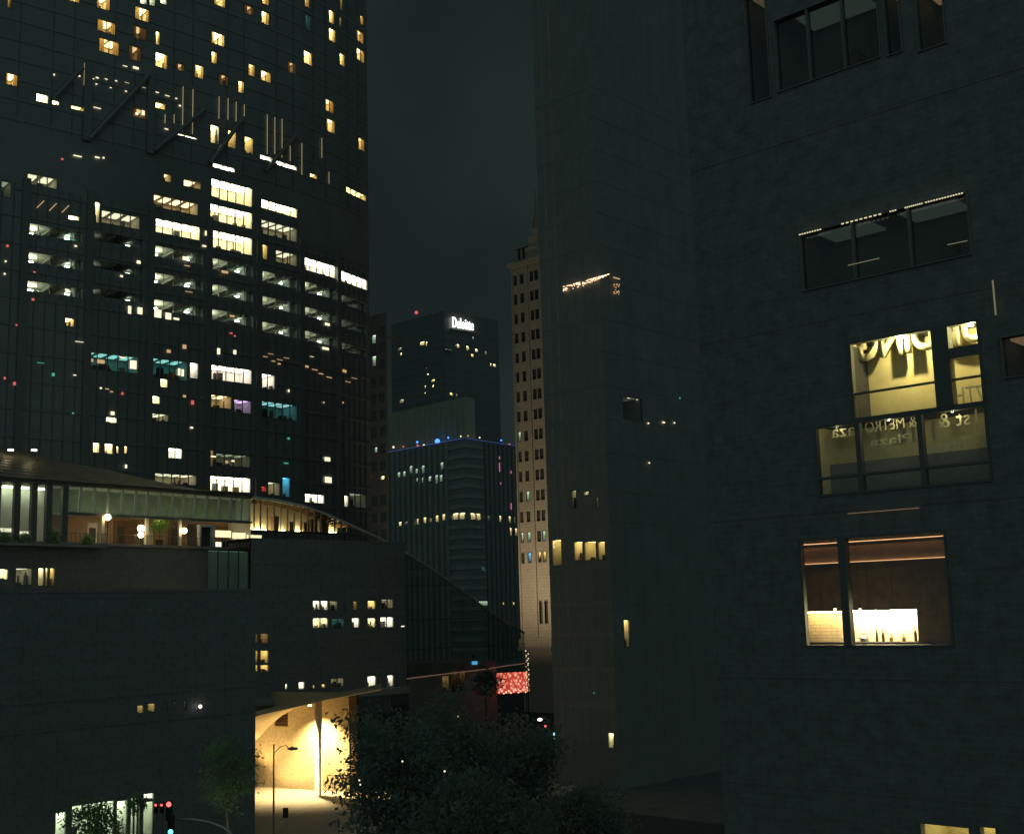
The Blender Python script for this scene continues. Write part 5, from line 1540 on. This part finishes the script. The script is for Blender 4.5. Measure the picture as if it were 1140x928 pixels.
MB().box(QF, u - .5, u + .5, .2, .3, z - .3, z + .3, LM['bluesign']).build('panel', sg2)
MB().box(QF, u - .05, u + .05, .1, .19, qz - 1, z, M['steel']).build('post', sg2)
# marquee
MF = face_px(553, 222, 60, 760)
m0, _ = MF.hit(553, 758); m1, _ = MF.hit(588, 758)
mz1 = MF.hit(570, 748)[1]; mz0 = MF.hit(570, 771)[1]
mq = thing('marquee', 'red and pink glowing marquee sign of the theatre under the stone tower', 'sign', MF.P((m0 + m1) / 2, 0, mz0))
def marquee_mat():
    m = bpy.data.materials.new('marquee_screen'); m.use_nodes = True
    t = m.node_tree; b = t.nodes['Principled BSDF']
    tc = t.nodes.new('ShaderNodeTexCoord'); v = t.nodes.new('ShaderNodeTexVoronoi'); v.inputs['Scale'].default_value = 1.7
    v.distance = 'CHEBYCHEV'
    n = t.nodes.new('ShaderNodeTexNoise'); n.inputs['Scale'].default_value = .9
    t.links.new(tc.outputs['Object'], v.inputs['Vector']); t.links.new(tc.outputs['Object'], n.inputs['Vector'])
    r = t.nodes.new('ShaderNodeValToRGB')
    r.color_ramp.elements[0].color = (1, .75, .6, 1); r.color_ramp.elements[0].position = .0
    r.color_ramp.elements[1].color = (.42, .05, .04, 1); r.color_ramp.elements[1].position = .48
    t.links.new(v.outputs['Distance'], r.inputs[0])
    x = t.nodes.new('ShaderNodeMixRGB'); x.blend_type = 'MULTIPLY'; x.inputs[0].default_value = .7
    rr_ = t.nodes.new('ShaderNodeValToRGB')
    rr_.color_ramp.elements[0].color = (1, .45, .5, 1); rr_.color_ramp.elements[0].position = .35
    rr_.color_ramp.elements[1].color = (1, .75, .3, 1); rr_.color_ramp.elements[1].position = .65
    t.links.new(n.outputs[0], rr_.inputs[0]); t.links.new(r.outputs[0], x.inputs[1]); t.links.new(rr_.outputs[0], x.inputs[2])
    t.links.new(x.outputs[0], b.inputs['Emission Color']); b.inputs['Emission Strength'].default_value = 1.2
    b.inputs['Base Color'].default_value = (.1, .02, .02, 1)
    return m
M['marq'] = marquee_mat()
MB().box(MF, m0, m1, -.1, .1, mz0, mz1, M['marq']).build('screen', mq)
fm = MB(); fm.box(MF, m0 - .15, m1 + .15, -.3, .15, mz1 + .003, mz1 + .25, M['blackmetal']); fm.box(MF, m0 - .15, m1 + .15, -.3, .15, mz0 - .25, mz0 - .003, M['blackmetal']); fm.build('frame', mq)
LM['bulb'] = lamp_mat('marquee_bulb', (1, .55, .35), 2.0)
bb = MB()
for q in range(13):
    bb.sphere(MF.P(m0 + (m1 - m0) * (q + .5) / 13, .25, mz0 + .25 + .25 * math.sin(q * 2.1)), .11, LM['bulb'], 6)
bb.build('bulb_row', mq)
for q in (m0 + .3, m1 - .3):
    MB().box(MF, q - .1, q + .1, -.28, -.12, 0, mz0 - .251, M['steel']).build('post', mq)
# vertical string of lights beside it
p0_, p1_ = at(588, 768, 220), at(586.5, 724, 220)
stl = thing('light_mast', 'tall mast wound with small white and orange lights beside the stone tower', 'mast', (p0_.x, p0_.y, 0))
MB().tube([(p0_.x, p0_.y, 0), (p1_.x, p1_.y, p1_.z)], .09, M['blackmetal']).build('pole', stl)
sb = MB()
for q in range(26):
    t_ = q / 25; p = p0_.lerp(p1_, t_); a = q * 1.9
    sb.sphere(p + Vector((.22 * math.cos(a), .22 * math.sin(a), 0)), .10, LM['dotw'] if q % 3 else LM['doto'], 6)
sb.build('light_string', stl)

# ================================================================== TREES
def tree(name, label, c, rad, trunk_r, mats_, nclump, per, leaf, seed, group='street trees', trunk_to=None, drop=0.0):
    """c: crown centre; rad: crown half sizes"""
    rr = random.Random(seed)
    base = Vector((c.x, c.y, 0))
    t = thing(name, label, 'tree', base, group)
    tb = MB()
    fork = Vector((c.x + rr.uniform(-.2, .2), c.y, max(1.8, c.z - rad[2] * .75)))
    tb.tube([base, base.lerp(fork, .5) + Vector((rr.uniform(-.15, .15), 0, 0)), fork], [trunk_r * 1.25, trunk_r, trunk_r * .8], M['bark'], 9)
    cl = []
    for k in range(nclump):
        while True:
            v = Vector((rr.uniform(-1, 1), rr.uniform(-1, 1), rr.uniform(-1, 1)))
            if .25 < v.length < 1: break
        v = v * (.55 + .5 * rr.random())
        cl.append(c + Vector((v.x * rad[0], v.y * rad[1], v.z * rad[2])))
    for k in range(9):
        e = cl[(k * 7) % nclump]
        m_ = fork.lerp(e, .5) + Vector((rr.uniform(-.3, .3), rr.uniform(-.3, .3), .25))
        tb.tube([fork, m_, e], [trunk_r * .5, trunk_r * .28, trunk_r * .08], M['bark'], 6, False)
    tb.build('trunk', t)
    cr = MB()
    size = min(rad) * .30
    for q in cl:
        m_ = M[rr.choice(mats_)]
        s0 = size * rr.uniform(.6, 1.35)
        for k in range(per):
            d = Vector((rr.gauss(0, 1), rr.gauss(0, 1), rr.gauss(0, .75))) * s0 * .62
            p = q + d
            ax = Vector((rr.uniform(-1, 1), rr.uniform(-1, 1), rr.uniform(-1.2, .5))).normalized()
            sd = ax.cross(Vector((rr.uniform(-1, 1), rr.uniform(-1, 1), rr.uniform(-1, 1)))).normalized()
            l = leaf * rr.uniform(.6, 1.3)
            cr.quad([p, p + ax * l * .5 + sd * l * .24, p + ax * l, p + ax * l * .5 - sd * l * .24], m_)
    cr.build('crown', t)
    return t
LV = ['leaf', 'leaf', 'leaf2']
tree('street_tree', 'broad dark tree whose drooping leaves stand out against the gold stone wall', at(440, 868, 72), (3.7, 3.4, 4.6), .28, LV, 95, 90, .34, 1)
tree('street_tree', 'dark tree in the middle of the tree row below the blue-lit office', at(507, 850, 80), (3.8, 3.6, 4.4), .3, LV, 85, 85, .36, 2)
tree('street_tree', 'dark tree at the right of the row, below the marquee and stone tower', at(572, 858, 84), (3.6, 3.4, 4.6), .3, LV, 85, 85, .36, 3)
tree('street_tree', 'lowest nearest dark tree at the bottom centre of the view', at(530, 925, 58), (3.6, 3.2, 3.0), .26, LV, 80, 85, .32, 4)
tree('street_tree', 'dark tree close under the dark tower, right of the traffic signal', at(645, 912, 92), (3.4, 3.2, 3.4), .28, LV, 70, 80, .36, 5)
tree('street_tree', 'small round tree standing before the shop row and marquee', at(541, 757, 205), (2.4, 2.2, 2.6), .18, LV, 40, 60, .4, 7)
tree('street_tree', 'slim tree with a pale lit trunk at the corner of the podium', at(254, 856, 101), (2.7, 2.3, 3.4), .13, ['leaf', 'leafb', 'leaf2'], 60, 70, .26, 8)
tree('street_tree', 'leafy tree glowing green before the bright shopfront at bottom left', at(108, 912, 84), (2.0, 1.7, 1.8), .12, ['leafb', 'leaf2', 'leafb'], 55, 60, .22, 9)
tree('street_tree', 'small dark tree silhouetted before the right end of the shopfront', at(153, 893, 86), (.8, .7, .9), .07, ['leaf', 'leafb'], 16, 40, .2, 10)
p = at(251.5, 900, 99.2); p.z = 0
tl = thing('tree_uplight', 'small ground uplight washing the pale trunk of the slim tree', 'lamp', p)
MB().tube([p, p + Vector((0, 0, .25))], .12, M['blackmetal'], 10).build('housing', tl)
l = bpy.data.lights.new('tree_beam', 'SPOT'); l.energy = 200; l.color = (.95, 1, .6); l.spot_size = R(50); l.spot_blend = .7; l.shadow_soft_size = .06
o = bpy.data.objects.new('tree_beam', l); COL.objects.link(o); o.parent = tl; o.location = (0, 0, .35)
o.rotation_euler = (at(254, 862, 101) - p).to_track_quat('-Z', 'Y').to_euler()
# potted tree on the terrace and low plants
u, z = VF.hit(178, 585, -1.5)
pt = VF.P(u, -1.5, floor_z)
pot = thing('potted_tree', 'round potted tree between the globe lamps on the pavilion terrace', 'plant', pt)
MB().tube([pt, pt + Vector((0, 0, .7))], [.4, .5], M['blackmetal'], 12).build('pot', pot)
MB().tube([pt + Vector((0, 0, .6)), (pt.x, pt.y, z)], .07, M['bark'], 7).build('trunk', pot)
cr = MB(); rr = random.Random(20)
for k in range(900):
    d = Vector((rr.gauss(0, .62), rr.gauss(0, .5), rr.gauss(0, .32))); p = Vector((pt.x, pt.y, z)) + d
    ax = Vector((rr.uniform(-1, 1), rr.uniform(-1, 1), rr.uniform(-1, 1))).normalized(); sd = ax.cross(Vector((rr.random(), rr.random(), .3))).normalized()
    cr.quad([p, p + ax * .12 + sd * .06, p + ax * .24, p + ax * .12 - sd * .06], M['leafb'])
cr.build('crown', pot)
def shrub(p, w, h, seed, label):
    rr = random.Random(seed)
    m_ = MB()
    for k in range(420):
        q = p + Vector((rr.gauss(0, w * .4), rr.gauss(0, w * .4), abs(rr.gauss(.35, .3)) * h))
        ax = Vector((rr.uniform(-1, 1), rr.uniform(-1, 1), rr.uniform(0, 1.3))).normalized(); sd = ax.cross(Vector((rr.random(), rr.random(), .3))).normalized()
        m_.quad([q, q + ax * .16 + sd * .06, q + ax * .34, q + ax * .16 - sd * .06], M[rr.choice(['leafb', 'leaf2'])])
    m_.tube([p, p + Vector((0, 0, h * .5))], .05, M['bark'], 6)
    return tag(m_.build('shrub', None, loc=p), label, 'shrub', 'shrubs along the pavilion edge')
for k, (x, lab) in enumerate([(5, 'leafy shrub at the far left corner of the pavilion'), (28, 'leafy shrub before the bright left pane of the pavilion'), (60, 'tall leafy shrub beside the last dark post of the pavilion'), (98, 'shrub under the brown terrace wall of the pavilion')]):
    u, _ = VF.hit(x, 600, .9)
    shrub(VF.P(u, .9, floor_z - .35), .8, 1.7 if x == 60 else 1.1, 30 + k, lab)
lg = MB(); 
# ledge that carries the shrubs
lg.box(VF, vu0, VF.hit(110, 600)[0], .36, 1.7, floor_z - .6, floor_z - .36, M['ledge']); lg.build('planter_ledge', pav)
# lamp that lights the slim tree's trunk and the green tree (street lamp heads)
def street_lamp(label, px_, Y, ytop, arm_px, lit=0.0, col=(1, .8, .4)):
    p = at(px_, 900, Y); top = at(px_, ytop, Y); b = Vector((p.x, p.y, 0))
    t = thing('street_lamp', label, 'street lamp', b, 'street lamps')
    top = Vector((b.x, b.y, top.z))
    MB().tube([b, b + Vector((0, 0, .5)), b + Vector((0, 0, .52)), top], [.17, .15, .10, .06], M['steel'], 10).build('pole', t)
    e = at(px_ + arm_px, ytop + 5, Y); s_ = top.lerp(b, .085)
    MB().tube([s_, s_.lerp(e, .4) + Vector((0, 0, .38)), s_.lerp(e, .8) + Vector((0, 0, .40)), e], .04, M['steel'], 7).build('arm', t)
    hd = MB()
    dr = (e - s_); dr.z = 0; dr.normalize()
    hd.tube([e - dr * .1, e + dr * .2, e + dr * .75], [.05, .16, .10], M['steel'], 8)
    hd.tube([e + Vector((0, 0, .12)) + dr * .3, e + Vector((0, 0, .24)) + dr * .3], .05, M['steel'], 6)
    h = hd.build('lamp_head', t)
    if lit:
        MB().tube([e + dr * .3 - Vector((0, 0, .13)), e + dr * .3 - Vector((0, 0, .18))], .12, LM['globe2'], 8).build('lens', h)
        l = bpy.data.lights.new('lamp_beam', 'SPOT'); l.energy = lit; l.color = col; l.spot_size = R(150); l.spot_blend = .6; l.shadow_soft_size = .15
        o = bpy.data.objects.new('lamp_beam', l); COL.objects.link(o); o.parent = t; o.location = e + dr * .3 - Vector((0, 0, .3)) - b
    return t
street_lamp('slender street lamp with one curved arm before the gold stone wall', 304.6, 108, 828, 17)
street_lamp('short curved street lamp before the bright shopfront at bottom left', 149, 88, 885, 9)
# small sign on a pole
p = at(318, 905, 112); b = Vector((p.x, p.y, .13))
sp = thing('street_sign', 'small dark street sign on a thin pole before the gold stone wall', 'sign', b)
MB().tube([b, (b.x, b.y, at(318, 898, 112).z)], .035, M['galv'], 7).build('pole', sp)
zz1 = at(318, 898.5, 112).z; zz0 = at(318, 909.5, 112).z
FS = Face((b.x, b.y - .06), 88)
MB().box(FS, -.24, .24, 0, .03, zz0, zz1, M['blackmetal']).build('plate', sp)
# traffic signal mast with curved arm
pm = at(262, 935, 88); b = Vector((pm.x, pm.y, 0))
ts = thing('signal_mast', 'curved white traffic signal mast arm at the bottom left corner', 'traffic light', b)
arm = [b, Vector((b.x, b.y, at(262, 940, 88).z)), at(256.5, 926, 88), at(247, 920, 88), at(233, 914.5, 88), at(216, 911.7, 88), at(197, 911, 88)]
MB().tube(arm, [.16, .13, .12, .11, .09, .08, .07], M['galv'], 9).build('arm', ts, True)
def head(parent, x, y, Y, lit, s=1.0, red=True):
    c = at(x, y, Y)
    Fh = Face((c.x, c.y), 85)
    hb = MB()
    top = c.z + .2 * s if red else c.z + .85 * s
    hb.box(Fh, -.18 * s, .18 * s, -.15, .1, top - 1.05 * s, top + .02, M['blackmetal'])
    for q in range(3):
        zc = top - .17 * s - q * .34 * s
        hb.tube([Fh.P(0, .1, zc), Fh.P(0, .3, zc + .01)], .15 * s, M['blackmetal'], 10, False)
    h = hb.build('signal_head', parent)
    zc = top - .17 * s if red else top - .85 * s
    MB().tube([Fh.P(0, .101, zc), Fh.P(0, .13, zc)], .14 * s, LM[lit], 12).build('lens', h)
    return h
LM['sigr'] = lamp_mat('red_signal', (1, .10, .10), 3.0)
LM['sigg'] = lamp_mat('green_signal', (.12, .85, .75), 3.0)
head(ts, 188.5, 895, 88, 'sigr', 1.25)
head(ts, 190.5, 925, 87, 'sigg', 1.25, red=False)
for k, (x, Y, lab) in enumerate([(180.5, 112, 'middle of three red traffic signals in a row at bottom left'), (174, 128, 'farthest and smallest red traffic signal of the row at bottom left')]):
    c = at(x, 895.5, 88); 
    c = at(x, 895.5, 89 + k)
    t = thing('traffic_signal', lab, 'traffic light', (c.x, c.y, 0), 'red traffic signals')
    MB().tube([(c.x, c.y + .2, 0), (c.x, c.y + .2, c.z + .3)], .06, M['steel']).build('pole', t)
    head(t, x, 895.5, 89 + k, 'sigr', .62)
# right-hand crossing: signal, walk light, car
c = at(607, 808, 150)
t = thing('traffic_signal', 'traffic signal showing red and teal beside the right tree', 'traffic light', (c.x, c.y, 0), 'signals at the far crossing')
MB().tube([(c.x, c.y + .25, 0), (c.x, c.y + .25, c.z + .6)], .08, M['steel']).build('pole', t)
MB().tube([at(599, 800, 150.3), at(607, 799, 150.3), at(618, 806, 150.3), at(618.5, 815, 150.3)], .05, M['steel'], 6).build('arm', t)
head(t, 607, 808, 150, 'sigr', .9)
LM['walk'] = lamp_mat('teal_walk_lamp', (.3, .85, .9), 1.6)
q = at(617.5, 819, 150)
MB().hexa([q + Vector((-.14, -.1, -.4)), q + Vector((.14, -.1, -.4)), q + Vector((.14, .1, -.4)), q + Vector((-.14, .1, -.4)), q + Vector((-.14, -.1, .4)), q + Vector((.14, -.1, .4)), q + Vector((.14, .1, .4)), q + Vector((-.14, .1, .4))], LM['walk']).build('walk_lamp', t)
q = at(601, 800.5, 150)
MB().sphere(q, .3, LM['globe'], 6, .6).build('lamp', t)
# string lamps glimpsed between the leaves: small shop lights beyond
for k, (x, y, Y, m, lab) in enumerate([(448, 847, 64, 'dotw', 'tiny white lamp glimpsed through the left dark tree'), (400, 868, 66, 'dotw', 'pair of tiny white lamps through the leaves near the gold wall'), (495, 858, 56, 'dotw', 'tiny yellow lamp glimpsed through the lowest dark tree'), (510, 797, 74, 'doto', 'tiny amber lamp at the top of the middle dark tree')]):
    c = at(x, y, Y)
    t = thing('garden_lamp', lab, 'lamp', (c.x, c.y, 0), 'small lamps among the trees')
    MB().sphere(c, .045, LM[m], 6).build('bulb', t)
    if k == 1: MB().sphere(c + Vector((.05, 0, -.22)), .04, LM[m], 6).build('bulb', t)
    MB().tube([(c.x, c.y + .05, 0), (c.x, c.y + .05, c.z)], .014, M['bark'], 6).build('pole', t)
